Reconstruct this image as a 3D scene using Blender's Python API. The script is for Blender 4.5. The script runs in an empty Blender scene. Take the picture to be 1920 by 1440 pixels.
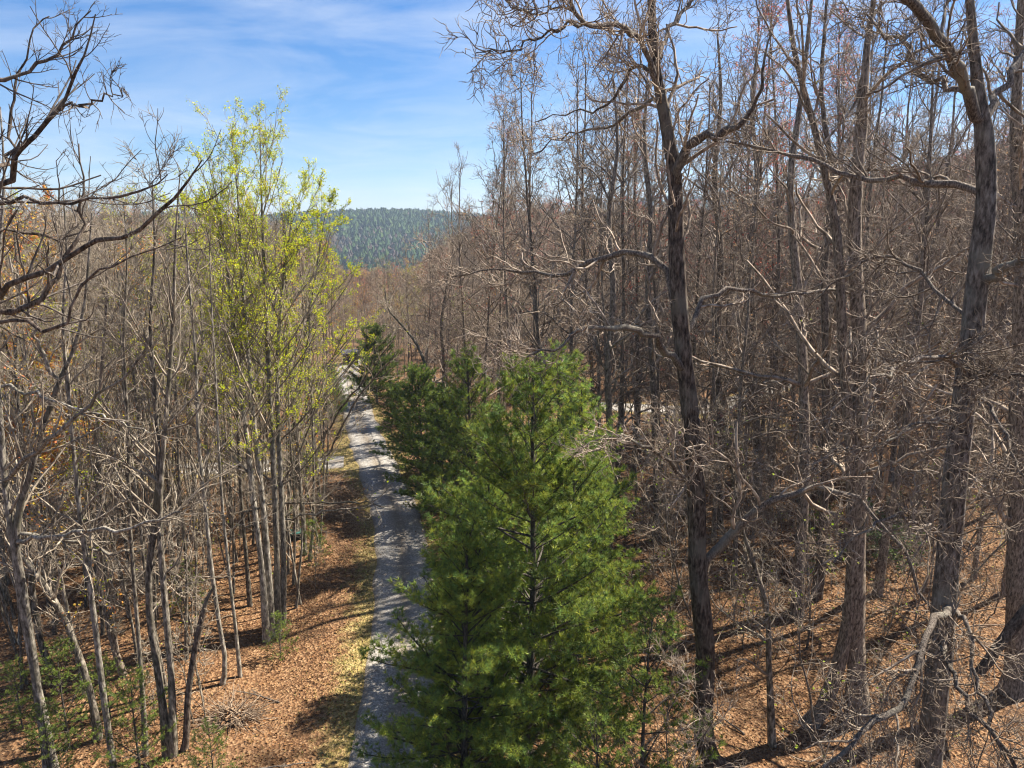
import bpy, math, random
import numpy as np
from mathutils import Vector

SEED = 7
rng = np.random.default_rng(SEED)
random.seed(SEED)
scene = bpy.context.scene
COL = scene.collection
R = math.radians

# ------------------------------------------------------------------ camera
H_CAM = 15.0
PITCH = R(12.0)
F_PX = 1332.0                       # focal length in pixels of the 1920 px wide photograph
cam_data = bpy.data.cameras.new("camera")
cam = bpy.data.objects.new("camera", cam_data)
COL.objects.link(cam)
cam.location = (0, 0, H_CAM)
cam.rotation_euler = (R(90) - PITCH, 0, 0)
cam_data.sensor_fit = 'HORIZONTAL'
cam_data.sensor_width = 36.0
cam_data.lens = 36.0 * F_PX / 1920.0
cam_data.clip_start = 0.1
cam_data.clip_end = 12000
scene.camera = cam

# ------------------------------------------------------------------ light
SUN_AZ = R(64)                      # to the right of the view direction (+Y)
SUN_EL = R(51)
world = bpy.data.worlds.new("World")
scene.world = world
world.use_nodes = True
wn, wl = world.node_tree.nodes, world.node_tree.links
wn.clear()
w_out = wn.new("ShaderNodeOutputWorld")
w_bg = wn.new("ShaderNodeBackground")
w_bg.inputs[1].default_value = 0.051
sky = wn.new("ShaderNodeTexSky")
sky.sky_type = 'NISHITA'
sky.sun_disc = False
sky.sun_elevation = SUN_EL
sky.sun_rotation = SUN_AZ
sky.altitude = 300
sky.air_density = 1.0
sky.dust_density = 0.5
sky.ozone_density = 2.5
hs = wn.new("ShaderNodeHueSaturation")
hs.inputs["Saturation"].default_value = 1.42
hs.inputs["Value"].default_value = 1.0
wl.new(sky.outputs[0], hs.inputs["Color"])
# thin cirrus over the whole sky: noise on the sky plane projection
tc = wn.new("ShaderNodeTexCoord")
sep = wn.new("ShaderNodeSeparateXYZ")
wl.new(tc.outputs["Generated"], sep.inputs[0])
zc = wn.new("ShaderNodeMath"); zc.operation = 'MAXIMUM'; zc.inputs[1].default_value = 0.0
wl.new(sep.outputs[2], zc.inputs[0])
za = wn.new("ShaderNodeMath"); za.operation = 'ADD'; za.inputs[1].default_value = 0.13
wl.new(zc.outputs[0], za.inputs[0])
dx = wn.new("ShaderNodeMath"); dx.operation = 'DIVIDE'
dy = wn.new("ShaderNodeMath"); dy.operation = 'DIVIDE'
wl.new(sep.outputs[0], dx.inputs[0]); wl.new(za.outputs[0], dx.inputs[1])
wl.new(sep.outputs[1], dy.inputs[0]); wl.new(za.outputs[0], dy.inputs[1])
comb = wn.new("ShaderNodeCombineXYZ")
wl.new(dx.outputs[0], comb.inputs[0]); wl.new(dy.outputs[0], comb.inputs[1])
mp = wn.new("ShaderNodeMapping")
mp.inputs["Location"].default_value = (3.1, 1.7, 0)
mp.inputs["Rotation"].default_value = (0, 0, R(-14))
mp.inputs["Scale"].default_value = (0.75, 1.1, 1)
wl.new(comb.outputs[0], mp.inputs[0])
cn = wn.new("ShaderNodeTexNoise")
cn.inputs["Scale"].default_value = 1.3
cn.inputs["Detail"].default_value = 9
cn.inputs["Roughness"].default_value = 0.58
cn.inputs["Distortion"].default_value = 0.9
wl.new(mp.outputs[0], cn.inputs["Vector"])
cr = wn.new("ShaderNodeValToRGB")
cr.color_ramp.elements[0].position = 0.38; cr.color_ramp.elements[0].color = (0, 0, 0, 1)
cr.color_ramp.elements[1].position = 0.80; cr.color_ramp.elements[1].color = (1, 1, 1, 1)
wl.new(cn.outputs[0], cr.inputs[0])
cm = wn.new("ShaderNodeMath"); cm.operation = 'MULTIPLY'; cm.inputs[1].default_value = 0.62
wl.new(cr.outputs[0], cm.inputs[0])
cmix = wn.new("ShaderNodeMixRGB")
cmix.inputs["Color2"].default_value = (5.3, 5.9, 6.9, 1)
wl.new(cm.outputs[0], cmix.inputs["Fac"])
tn = wn.new("ShaderNodeMixRGB"); tn.blend_type = 'MULTIPLY'; tn.inputs["Fac"].default_value = 1.0
tn.inputs["Color2"].default_value = (0.84, 0.87, 1.0, 1)
wl.new(hs.outputs[0], tn.inputs["Color1"])
wl.new(tn.outputs[0], cmix.inputs["Color1"])
wl.new(cmix.outputs[0], w_bg.inputs[0])
wl.new(w_bg.outputs[0], w_out.inputs[0])

sun_data = bpy.data.lights.new("sun", 'SUN')
sun_data.energy = 5.0
sun_data.angle = R(0.53)
sun_data.color = (1.0, 0.92, 0.80)
sun = bpy.data.objects.new("sun", sun_data)
COL.objects.link(sun)
SUN_DIR = Vector((math.sin(SUN_AZ) * math.cos(SUN_EL), math.cos(SUN_AZ) * math.cos(SUN_EL), math.sin(SUN_EL)))
sun.rotation_euler = SUN_DIR.to_track_quat('Z', 'Y').to_euler()
sun.location = (60, 30, 80)

vs = scene.view_settings
vs.view_transform = 'Standard'
vs.look = 'None'
vs.exposure = 1.6
vs.gamma = 1.0
vs.use_curve_mapping = False
scene.cycles.max_bounces = 5
scene.cycles.diffuse_bounces = 3
scene.cycles.transmission_bounces = 2
scene.cycles.volume_bounces = 0
scene.cycles.filter_width = 1.15

# ------------------------------------------------------------------ projection helpers
CP, SP = math.cos(PITCH), math.sin(PITCH)
def ray(px, py):
    u, v = (px - 960) / F_PX, (py - 720) / F_PX
    return np.array([u, CP - v * SP, -SP - v * CP])
def at_y(px, py, Y):                 # the point of the pixel's ray at distance Y ahead
    d = ray(px, py)
    return np.array([0, 0, H_CAM]) + d * (Y / d[1])
def project(p):
    p = np.asarray(p, float)
    x, y, z = p[..., 0], p[..., 1], p[..., 2] - H_CAM
    dep = y * CP - z * SP
    up = y * SP + z * CP
    return 960 + F_PX * x / dep, 720 - F_PX * up / dep, dep

# ------------------------------------------------------------------ terrain
def sstep(a, b, x):
    t = np.clip((x - a) / (b - a), 0, 1)
    return t * t * (3 - 2 * t)
def gauss(x, y, cx, cy, sx, sy):
    return np.exp(-((x - cx) / sx) ** 2 - ((y - cy) / sy) ** 2)

ROAD_PX = [(690, 1700), (712, 1560), (738, 1440), (752, 1300), (757, 1200), (757, 1100), (752, 1000), (738, 950), (718, 900), (697, 850),
           (679, 800), (669, 760), (662, 730), (655, 705), (650, 690)]
def flat(px, py):
    d = ray(px, py); t = H_CAM / -d[2]
    return d[0] * t, d[1] * t
ROAD = np.array([flat(*p) for p in ROAD_PX])
ROAD = np.vstack([[ROAD[0] + (ROAD[0] - ROAD[1]) * 6], ROAD, [[-20.5, 92.0]]])
LANE_PX = [(690, 862), (600, 868), (500, 868), (380, 870), (280, 874), (180, 884), (80, 900), (-60, 925), (-300, 965)]
LANE = np.array([flat(*p) for p in LANE_PX])
RLANE_PX = [(1120, 762), (1200, 768), (1270, 774), (1320, 776), (1390, 762), (1440, 745), (1500, 725)]
RLANE = np.array([flat(*p) for p in RLANE_PX])

def smooth_path(P, n):
    P = np.asarray(P, float)
    d = np.r_[0, np.cumsum(np.linalg.norm(np.diff(P, axis=0), axis=1))]
    s = np.linspace(0, d[-1], n)
    Q = np.stack([np.interp(s, d, P[:, i]) for i in range(P.shape[1])], 1)
    k = max(3, n // (2 * len(P)) * 2 + 1)
    if n > 8 and k >= 3:
        pad = np.vstack([2 * Q[0] - Q[k // 2:0:-1], Q, 2 * Q[-1] - Q[-2:-k // 2 - 1:-1]])
        ker = np.hanning(k + 2)[1:-1]; ker /= ker.sum()
        m = len(pad) - len(ker) + 1
        Q2 = np.stack([np.convolve(pad[:, i], ker, 'valid') for i in range(P.shape[1])], 1)
        if m == n: Q = Q2
    return Q
ROAD_S = smooth_path(ROAD, 260)
LANE_S = smooth_path(LANE, 120)
RLANE_S = smooth_path(RLANE, 60)
def path_dist(x, y, S):
    x = np.asarray(x, float); sh = x.shape
    p = np.stack([x.ravel(), np.asarray(y, float).ravel()], 1)
    best = np.full(len(p), 1e9)
    for i in range(0, len(S), 2):
        best = np.minimum(best, np.hypot(p[:, 0] - S[i, 0], p[:, 1] - S[i, 1]))
    return best.reshape(sh)

def hgt(x, y):
    x = np.asarray(x, float); y = np.asarray(y, float)
    z = np.zeros(np.broadcast(x, y).shape)
    xr = np.clip(x - 3, 0, 130)
    z = z + 0.0017 * np.where(xr < 90, xr ** 2, 8100 + (xr - 90) * 120)
    z = z - 0.35 * sstep(-8, -22, x)                       # a slight dip in the left wood
    r = np.hypot(x, y)
    left = 1 - sstep(10, 90, x)
    z = z - left * 21 * sstep(72, 420, y)
    z = z - (1 - left) * 20 * sstep(250, 700, r)
    # the far hills
    z = z + 43 * gauss(x, y, -175, 1000, 210, 260)
    z = z + 28 * gauss(x, y, -560, 950, 300, 300) + 11 * gauss(x, y, -372, 720, 55, 110) + 17 * gauss(x, y, -420, 780, 210, 150)
    z = z + 55 * gauss(x, y, 300, 1200, 420, 300) + 60 * gauss(x, y, 900, 900, 500, 400) + 60 * gauss(x, y, -1300, 900, 500, 400)
    z = z + 45 * gauss(x, y, 0, 2200, 3000, 500)
    # small unevenness, none on the road
    b = 0.16 * np.sin(x * 0.37 + 1.3) * np.sin(y * 0.31 + 0.4) + 0.09 * np.sin(x * 0.9 + y * 0.53) + 0.05 * np.sin(x * 1.9 - y * 1.37)
    near = (np.abs(x) < 80) & (y < 160) & (y > -40)
    if np.any(near):
        xx, yy = np.broadcast_arrays(x, y)
        d = np.full(xx.shape, 9.0)
        d[near] = np.minimum(path_dist(xx[near], yy[near], ROAD_S), np.minimum(path_dist(xx[near], yy[near], LANE_S), path_dist(xx[near], yy[near], RLANE_S)))
        z = z + b * sstep(1.6, 4.5, d)
    else:
        z = z + b
    return z
def h1(x, y): return float(hgt(np.array([x]), np.array([y]))[0])

# ------------------------------------------------------------------ mesh helpers
def mesh_np(name, V, F4=None, F3=None, mats=(), smooth=True, col=None, attrs=None):
    me = bpy.data.meshes.new(name)
    V = np.asarray(V, np.float32)
    n4 = 0 if F4 is None else len(F4); n3 = 0 if F3 is None else len(F3)
    loops = []
    if n4: loops.append(np.asarray(F4, np.int32).ravel())
    if n3: loops.append(np.asarray(F3, np.int32).ravel())
    loops = np.concatenate(loops)
    me.vertices.add(len(V)); me.vertices.foreach_set("co", V.ravel())
    me.loops.add(len(loops)); me.loops.foreach_set("vertex_index", loops)
    me.polygons.add(n4 + n3)
    ls = np.concatenate([np.arange(n4, dtype=np.int32) * 4, n4 * 4 + np.arange(n3, dtype=np.int32) * 3])
    me.polygons.foreach_set("loop_start", ls)
    me.polygons.foreach_set("use_smooth", np.full(n4 + n3, smooth, dtype=bool))
    me.update(calc_edges=True)
    for m in mats: me.materials.append(m)
    if col is not None:
        a = me.color_attributes.new("tint", 'FLOAT_COLOR', 'POINT')
        c = np.ones((len(V), 4), np.float32); c[:, :3] = col
        a.data.foreach_set("color", c.ravel())
    for k, v in (attrs or {}).items():
        a = me.attributes.new(k, 'FLOAT', 'POINT'); a.data.foreach_set("value", np.asarray(v, np.float32))
    return me

class Geo:
    def __init__(s): s.V, s.F4, s.F3, s.C, s.n = [], [], [], [], 0
    def add(s, V, F4=None, F3=None, C=None):
        V = np.asarray(V, np.float32).reshape(-1, 3)
        s.V.append(V)
        if F4 is not None and len(F4): s.F4.append(np.asarray(F4, np.int64) + s.n)
        if F3 is not None and len(F3): s.F3.append(np.asarray(F3, np.int64) + s.n)
        if C is not None: s.C.append(np.broadcast_to(np.asarray(C, np.float32), V.shape))
        s.n += len(V)
    def tris(s): return sum(len(f) * 2 for f in s.F4) + sum(len(f) for f in s.F3)
    def mesh(s, name, mat, smooth=True):
        return mesh_np(name, np.concatenate(s.V), np.concatenate(s.F4) if s.F4 else None, np.concatenate(s.F3) if s.F3 else None,
                       [mat], smooth, np.concatenate(s.C) if s.C else None)

def nrm(a): return a / np.maximum(np.linalg.norm(a, axis=-1, keepdims=True), 1e-9)

def tubes(geo, P, Rr, S, r, bump=0.0):
    """P (N,K,3) points, Rr (N,K) radii: N tubes of S sides."""
    N, K, _ = P.shape
    T = np.empty_like(P)
    T[:, 1:-1] = P[:, 2:] - P[:, :-2]; T[:, 0] = P[:, 1] - P[:, 0]; T[:, -1] = P[:, -1] - P[:, -2]
    T = nrm(T)
    mean = nrm(P[:, -1] - P[:, 0])
    ref = np.cross(mean, r.normal(size=(N, 3)))
    ref = nrm(ref)[:, None, :]
    U = nrm(ref - (ref * T).sum(-1, keepdims=True) * T)
    W = np.cross(T, U)
    a = np.arange(S) / S * 2 * np.pi
    rad = Rr[:, :, None, None] * np.ones((1, 1, S, 1))
    if bump: rad = rad * (1 + bump * r.normal(size=(N, K, S, 1)) + bump * r.normal(size=(N, 1, S, 1)))
    V = P[:, :, None, :] + rad * (U[:, :, None, :] * np.cos(a)[None, None, :, None] + W[:, :, None, :] * np.sin(a)[None, None, :, None])
    base = (np.arange(N) * K * S)[:, None, None]
    k = np.arange(K - 1)[None, :, None] * S
    j = np.arange(S)[None, None, :]; j2 = (j + 1) % S
    F = np.stack([base + k + j, base + k + j2, base + k + S + j2, base + k + S + j], -1).reshape(-1, 4)
    geo.add(V.reshape(-1, 3), F4=F)

def grow(r, P0, D, L, R0, K, wig, up, tip=0.35, sag=0.0):
    N = len(P0)
    P = np.empty((N, K + 1, 3)); P[:, 0] = P0
    d = nrm(D)
    st = (L / K)[:, None]
    for k in range(K):
        d = nrm(d + wig * r.normal(size=(N, 3)) + np.array([0, 0, 1.0]) * (up - sag * (k < K / 2)))
        P[:, k + 1] = P[:, k] + d * st
    t = np.linspace(0, 1, K + 1)[None, :]
    Rr = R0[:, None] * (1 - t * (1 - tip) * 0.9)
    return P, Rr

def spawn(r, P, Rr, n, t0, t1, ang, lr, rmin, rk=0.6, lmin=0.15, labs=None, taper=0.6):
    """children of the tubes P: start, direction, length, radius"""
    N, K, _ = P.shape
    seg = np.linalg.norm(np.diff(P, axis=1), axis=2).sum(1)
    if np.isscalar(n): cnt = r.poisson(n, N)
    else: cnt = r.poisson(n)
    idx = np.repeat(np.arange(N), cnt)
    M = len(idx)
    t = t0 + (t1 - t0) * r.random(M)
    f = t * (K - 1); i0 = np.minimum(f.astype(int), K - 2); fr = (f - i0)[:, None]
    p = P[idx, i0] * (1 - fr) + P[idx, i0 + 1] * fr
    T = nrm(P[idx, i0 + 1] - P[idx, i0])
    q = r.normal(size=(M, 3)); q = nrm(q - (q * T).sum(1, keepdims=True) * T)
    a0, a1 = ang
    th = np.radians(a0 + (a1 - a0) * t + r.normal(size=M) * 9)[:, None]
    D = T * np.cos(th) + q * np.sin(th)
    base = seg[idx] if labs is None else np.full(M, labs)
    L = np.maximum(lmin, base * lr * (1 - taper * t) * r.uniform(0.55, 1.25, M))
    rp = Rr[idx, i0] * (1 - fr[:, 0]) + Rr[idx, i0 + 1] * fr[:, 0]
    R0 = np.maximum(rmin, np.minimum(rp * rk, L * 0.02 + 0.002))
    return p, D, L, R0, t

def crown_geo(r, P, Rr, levels):
    """grows the levels of branching on the paths P; returns geometry and the tips of the last level"""
    g = Geo(); allP = []
    for lv in levels:
        p, D, L, R0, t = spawn(r, P, Rr, lv['n'], lv.get('t0', 0.15), lv.get('t1', 1.0), lv['ang'], lv['lr'], lv['rmin'], lv.get('rk', 0.6), lv.get('lmin', 0.15), lv.get('labs'), lv.get('taper', 0.6))
        if not len(p): break
        P, Rr = grow(r, p, D, L, R0, lv['K'], lv['wig'], lv['up'], lv.get('tip', 0.4))
        tubes(g, P, Rr, lv.get('S', 3), r)
        allP.append((P, Rr))
    return g, allP

def quads_at(geo, r, p, size, cols, flatness=0.3):
    """leaf shaped quads with random tilt"""
    n = len(p)
    a = nrm(r.normal(size=(n, 3)) * np.array([1, 1, flatness])); b = nrm(np.cross(a, r.normal(size=(n, 3))))
    s = size * r.uniform(0.6, 1.3, n)[:, None]
    V = np.stack([p - a * s * 0.1, p + a * s * 0.5 + b * s * 0.38, p + a * s * 1.1, p + a * s * 0.5 - b * s * 0.38], 1)
    c = cols[r.integers(0, len(cols), n)] * r.uniform(0.8, 1.2, (n, 1))
    geo.add(V.reshape(-1, 3), F4=np.arange(n * 4).reshape(-1, 4), C=np.repeat(c, 4, axis=0))

# ------------------------------------------------------------------ materials
def new_mat(name):
    m = bpy.data.materials.new(name); m.use_nodes = True
    nt = m.node_tree; n, l = nt.nodes, nt.links
    b = n["Principled BSDF"]
    b.inputs["Roughness"].default_value = 0.9
    b.inputs["Specular IOR Level"].default_value = 0.15
    return m, n, l, b
def ramp(n, stops):
    c = n.new("ShaderNodeValToRGB"); e = c.color_ramp.elements
    while len(e) < len(stops): e.new(0.5)
    for i, (p, col) in enumerate(stops):
        e[i].position = p; e[i].color = (*col, 1)
    return c

def bark_mat(name, dark, mid, light, lichen=None, scale=1.0, bump=0.5):
    m, n, l, b = new_mat(name)
    t = n.new("ShaderNodeTexCoord"); mp = n.new("ShaderNodeMapping")
    mp.inputs["Scale"].default_value = (26 * scale, 26 * scale, 8 * scale)
    l.new(t.outputs["Object"], mp.inputs[0])
    ns = n.new("ShaderNodeTexNoise"); ns.inputs["Scale"].default_value = 1.0; ns.inputs["Detail"].default_value = 5; ns.inputs["Roughness"].default_value = 0.65
    l.new(mp.outputs[0], ns.inputs["Vector"])
    rp = ramp(n, [(0.38, dark), (0.5, mid), (0.66, light)])
    l.new(ns.outputs[0], rp.inputs[0])
    big = n.new("ShaderNodeTexNoise"); big.inputs["Scale"].default_value = 1.1; big.inputs["Detail"].default_value = 3
    l.new(t.outputs["Object"], big.inputs["Vector"])
    oi = n.new("ShaderNodeObjectInfo")
    mr = n.new("ShaderNodeMapRange"); mr.inputs[3].default_value = 0.72; mr.inputs[4].default_value = 1.28
    l.new(oi.outputs["Random"], mr.inputs[0])
    hv = n.new("ShaderNodeHueSaturation"); l.new(mr.outputs[0], hv.inputs["Value"])
    l.new(rp.outputs[0], hv.inputs["Color"])
    out = hv.outputs[0]
    if lichen:
        mx = n.new("ShaderNodeMixRGB"); mx.inputs["Color2"].default_value = (*lichen, 1)
        r2 = ramp(n, [(0.52, (0, 0, 0)), (0.68, (0.75, 0.75, 0.75))]); l.new(big.outputs[0], r2.inputs[0])
        l.new(r2.outputs[0], mx.inputs["Fac"]); l.new(out, mx.inputs["Color1"]); out = mx.outputs[0]
    l.new(out, b.inputs["Base Color"])
    if bump:
        bp = n.new("ShaderNodeBump"); bp.inputs["Strength"].default_value = bump; bp.inputs["Distance"].default_value = 0.07
        l.new(ns.outputs[0], bp.inputs["Height"]); l.new(bp.outputs[0], b.inputs["Normal"])
    return m

def tint_mat(name, transl=0.3, rough=0.6, gain=1.0, spec=0.2):
    """colour from the leaf's own tint, some light shining through"""
    m, n, l, b = new_mat(name)
    b.inputs["Roughness"].default_value = rough
    b.inputs["Specular IOR Level"].default_value = spec
    a = n.new("ShaderNodeAttribute"); a.attribute_name = "tint"
    oi = n.new("ShaderNodeObjectInfo")
    mr = n.new("ShaderNodeMapRange"); mr.inputs[3].default_value = 0.8 * gain; mr.inputs[4].default_value = 1.2 * gain
    l.new(oi.outputs["Random"], mr.inputs[0])
    hv = n.new("ShaderNodeHueSaturation"); l.new(mr.outputs[0], hv.inputs["Value"]); l.new(a.outputs["Color"], hv.inputs["Color"])
    l.new(hv.outputs[0], b.inputs["Base Color"])
    if transl:
        tr = n.new("ShaderNodeBsdfTranslucent"); l.new(hv.outputs[0], tr.inputs[0])
        mx = n.new("ShaderNodeMixShader"); mx.inputs[0].default_value = transl
        l.new(b.outputs[0], mx.inputs[1]); l.new(tr.outputs[0], mx.inputs[2])
        l.new(mx.outputs[0], n["Material Output"].inputs[0])
    return m

M = {}
M['oak_bark'] = bark_mat("oak_bark", (0.028, 0.021, 0.016), (0.095, 0.072, 0.055), (0.22, 0.18, 0.145), (0.16, 0.145, 0.115), scale=0.55, bump=0.9)
M['limb_bark'] = bark_mat("limb_bark", (0.045, 0.036, 0.03), (0.13, 0.105, 0.085), (0.27, 0.235, 0.195), (0.23, 0.215, 0.17), scale=1.4)
M['grey_bark'] = bark_mat("grey_bark", (0.045, 0.038, 0.029), (0.14, 0.12, 0.092), (0.33, 0.29, 0.235), (0.085, 0.078, 0.05), scale=0.55, bump=0.4)
M['pale_bark'] = bark_mat("pale_bark", (0.07, 0.06, 0.047), (0.20, 0.178, 0.143), (0.42, 0.38, 0.32), (0.115, 0.108, 0.075), scale=0.55, bump=0.4)
M['wood_bark'] = bark_mat("wood_bark", (0.055, 0.043, 0.032), (0.17, 0.135, 0.102), (0.32, 0.268, 0.21), None, scale=0.8, bump=0.4)
M['twig_oak'] = bark_mat("twig_oak", (0.12, 0.092, 0.068), (0.255, 0.202, 0.152), (0.43, 0.36, 0.285), None, scale=0.25, bump=0)
M['twig_dark'] = bark_mat("twig_dark", (0.05, 0.041, 0.034), (0.105, 0.087, 0.072), (0.20, 0.17, 0.145), None, scale=0.25, bump=0)
M['grey_oak_bark'] = bark_mat("grey_oak_bark", (0.045, 0.037, 0.030), (0.145, 0.12, 0.098), (0.30, 0.265, 0.225), (0.21, 0.20, 0.165), scale=0.6, bump=0.8)
M['twig_pale'] = bark_mat("twig_pale", (0.14, 0.106, 0.076), (0.26, 0.205, 0.152), (0.42, 0.35, 0.275), None, scale=0.25, bump=0)
M['twig_grey'] = bark_mat("twig_grey", (0.14, 0.11, 0.08), (0.25, 0.207, 0.155), (0.40, 0.345, 0.27), None, scale=0.25, bump=0)
M['twig_brown'] = bark_mat("twig_brown", (0.14, 0.098, 0.067), (0.275, 0.203, 0.142), (0.43, 0.335, 0.245), None, scale=0.25, bump=0)
M['pine_bark'] = bark_mat("pine_bark", (0.03, 0.026, 0.022), (0.075, 0.065, 0.055), (0.14, 0.125, 0.105), None)
M['needles'] = tint_mat("needles", 0.4, 0.45, 1.38, 0.3)
M['young_leaves'] = tint_mat("young_leaves", 0.5, 0.55, 1.3)
M['litter'] = tint_mat("litter", 0.0, 0.75)
M['grass'] = tint_mat("grass", 0.3, 0.7)
M['hill_leaves'] = tint_mat("hill_leaves", 0.0, 0.9)

# ground: leaf litter with moss and grass near the roads
def ground_mat():
    m, n, l, b = new_mat("leaf_litter_ground")
    t = n.new("ShaderNodeTexCoord")
    vo = n.new("ShaderNodeTexVoronoi"); vo.inputs["Scale"].default_value = 13.0
    l.new(t.outputs["Object"], vo.inputs["Vector"])
    s = n.new("ShaderNodeSeparateColor"); l.new(vo.outputs["Color"], s.inputs[0])
    rp = ramp(n, [(0.0, (0.06, 0.029, 0.013)), (0.35, (0.125, 0.064, 0.030)), (0.65, (0.195, 0.105, 0.050)), (1.0, (0.27, 0.168, 0.09))])
    l.new(s.outputs[0], rp.inputs[0])
    big = n.new("ShaderNodeTexNoise"); big.inputs["Scale"].default_value = 0.35; big.inputs["Detail"].default_value = 6; big.inputs["Roughness"].default_value = 0.6
    l.new(t.outputs["Object"], big.inputs["Vector"])
    soil = n.new("ShaderNodeMixRGB"); soil.inputs["Color2"].default_value = (0.11, 0.066, 0.038, 1)
    r1 = ramp(n, [(0.50, (0, 0, 0)), (0.72, (0.6, 0.6, 0.6))]); l.new(big.outputs[0], r1.inputs[0])
    l.new(r1.outputs[0], soil.inputs["Fac"]); l.new(rp.outputs[0], soil.inputs["Color1"])
    # grass and moss
    ga = n.new("ShaderNodeAttribute"); ga.attribute_name = "grass"
    fin = n.new("ShaderNodeTexNoise"); fin.inputs["Scale"].default_value = 1.7; fin.inputs["Detail"].default_value = 7; fin.inputs["Roughness"].default_value = 0.7
    l.new(t.outputs["Object"], fin.inputs["Vector"])
    ad = n.new("ShaderNodeMath"); ad.operation = 'ADD'; l.new(ga.outputs["Fac"], ad.inputs[0]); l.new(fin.outputs[0], ad.inputs[1])
    r2 = ramp(n, [(0.78, (0, 0, 0)), (1.15, (0.85, 0.85, 0.85))]); l.new(ad.outputs[0], r2.inputs[0])
    gc = ramp(n, [(0.3, (0.16, 0.13, 0.045)), (0.6, (0.29, 0.23, 0.08)), (0.85, (0.38, 0.29, 0.13))]); l.new(s.outputs[1], gc.inputs[0])
    gm = n.new("ShaderNodeMixRGB"); l.new(r2.outputs[0], gm.inputs["Fac"]); l.new(soil.outputs[0], gm.inputs["Color1"]); l.new(gc.outputs[0], gm.inputs["Color2"])
    # far slopes under the distant woods
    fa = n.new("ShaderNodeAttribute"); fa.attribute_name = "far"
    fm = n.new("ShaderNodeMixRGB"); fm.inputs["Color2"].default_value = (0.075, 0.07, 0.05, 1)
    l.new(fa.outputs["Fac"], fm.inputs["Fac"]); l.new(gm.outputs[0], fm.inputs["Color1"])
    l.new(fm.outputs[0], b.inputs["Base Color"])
    bp = n.new("ShaderNodeBump"); bp.inputs["Strength"].default_value = 0.9; bp.inputs["Distance"].default_value = 0.06
    l.new(vo.outputs["Distance"], bp.inputs["Height"]); l.new(bp.outputs[0], b.inputs["Normal"])
    return m
M['ground'] = ground_mat()

def gravel_mat():
    m, n, l, b = new_mat("gravel")
    t = n.new("ShaderNodeTexCoord")
    vo = n.new("ShaderNodeTexVoronoi"); vo.inputs["Scale"].default_value = 26.0
    l.new(t.outputs["Object"], vo.inputs["Vector"])
    s = n.new("ShaderNodeSeparateColor"); l.new(vo.outputs["Color"], s.inputs[0])
    rp = ramp(n, [(0.0, (0.165, 0.153, 0.137)), (0.5, (0.30, 0.285, 0.26)), (1.0, (0.45, 0.432, 0.40))])
    l.new(s.outputs[0], rp.inputs[0])
    ns = n.new("ShaderNodeTexNoise"); ns.inputs["Scale"].default_value = 1.6; ns.inputs["Detail"].default_value = 7; ns.inputs["Roughness"].default_value = 0.65
    l.new(t.outputs["Object"], ns.inputs["Vector"])
    # wheel tracks are paler, the middle and the rims have more earth and leaves
    ca = n.new("ShaderNodeAttribute"); ca.attribute_name = "across"
    rr = ramp(n, [(0.0, (0.62, 0.62, 0.62)), (0.22, (0.30, 0.30, 0.30)), (0.48, (0.0, 0.0, 0.0)), (0.75, (0.22, 0.22, 0.22)), (1.0, (1, 1, 1))])
    l.new(ca.outputs["Fac"], rr.inputs[0])
    mu = n.new("ShaderNodeMath"); mu.operation = 'MULTIPLY_ADD'; mu.inputs[1].default_value = 0.9; mu.inputs[2].default_value = -0.40
    l.new(ns.outputs[0], mu.inputs[0])
    ad = n.new("ShaderNodeMath"); ad.operation = 'ADD'; ad.use_clamp = True
    l.new(mu.outputs[0], ad.inputs[0]); l.new(rr.outputs[0], ad.inputs[1])
    mx = n.new("ShaderNodeMixRGB"); mx.inputs["Color2"].default_value = (0.17, 0.13, 0.082, 1)
    l.new(ad.outputs[0], mx.inputs["Fac"]); l.new(rp.outputs[0], mx.inputs["Color1"])
    l.new(mx.outputs[0], b.inputs["Base Color"])
    bp = n.new("ShaderNodeBump"); bp.inputs["Strength"].default_value = 0.7; bp.inputs["Distance"].default_value = 0.03
    l.new(vo.outputs["Distance"], bp.inputs["Height"]); l.new(bp.outputs[0], b.inputs["Normal"])
    return m
M['gravel'] = gravel_mat()

def plain_mat(name, a, c, scale=6.0, rough=0.8):
    m, n, l, b = new_mat(name); b.inputs["Roughness"].default_value = rough
    t = n.new("ShaderNodeTexCoord"); ns = n.new("ShaderNodeTexNoise"); ns.inputs["Scale"].default_value = scale; ns.inputs["Detail"].default_value = 5
    l.new(t.outputs["Object"], ns.inputs["Vector"]); rp = ramp(n, [(0.35, a), (0.65, c)]); l.new(ns.outputs[0], rp.inputs[0]); l.new(rp.outputs[0], b.inputs["Base Color"])
    return m

# ------------------------------------------------------------------ scene objects
def link(name, me, parent=None, loc=None):
    o = bpy.data.objects.new(name, me); COL.objects.link(o)
    if parent is not None: o.parent = parent
    if loc is not None: o.location = loc
    return o
def thing(name, label, cat, loc=(0, 0, 0), rz=0.0, sc=1.0, group=None):
    o = bpy.data.objects.new(name, None); COL.objects.link(o)
    o.empty_display_size = 0.3
    o.location = loc; o.rotation_euler = (0, 0, rz); o.scale = (sc, sc, sc)
    o['label'] = label; o['category'] = cat
    if group: o['group'] = group
    return o
def copy_tree(src, loc, rz, sc, label, group, zs=1.0):
    r = src.copy(); COL.objects.link(r)
    r.location = loc; r.rotation_euler = (0, 0, rz); r.scale = (sc, sc, sc * zs)
    r['label'] = label; r['group'] = group
    for ch in src.children:
        c = ch.copy(); COL.objects.link(c); c.parent = r
        for g in ch.children:
            d = g.copy(); COL.objects.link(d); d.parent = c
    return r

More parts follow.
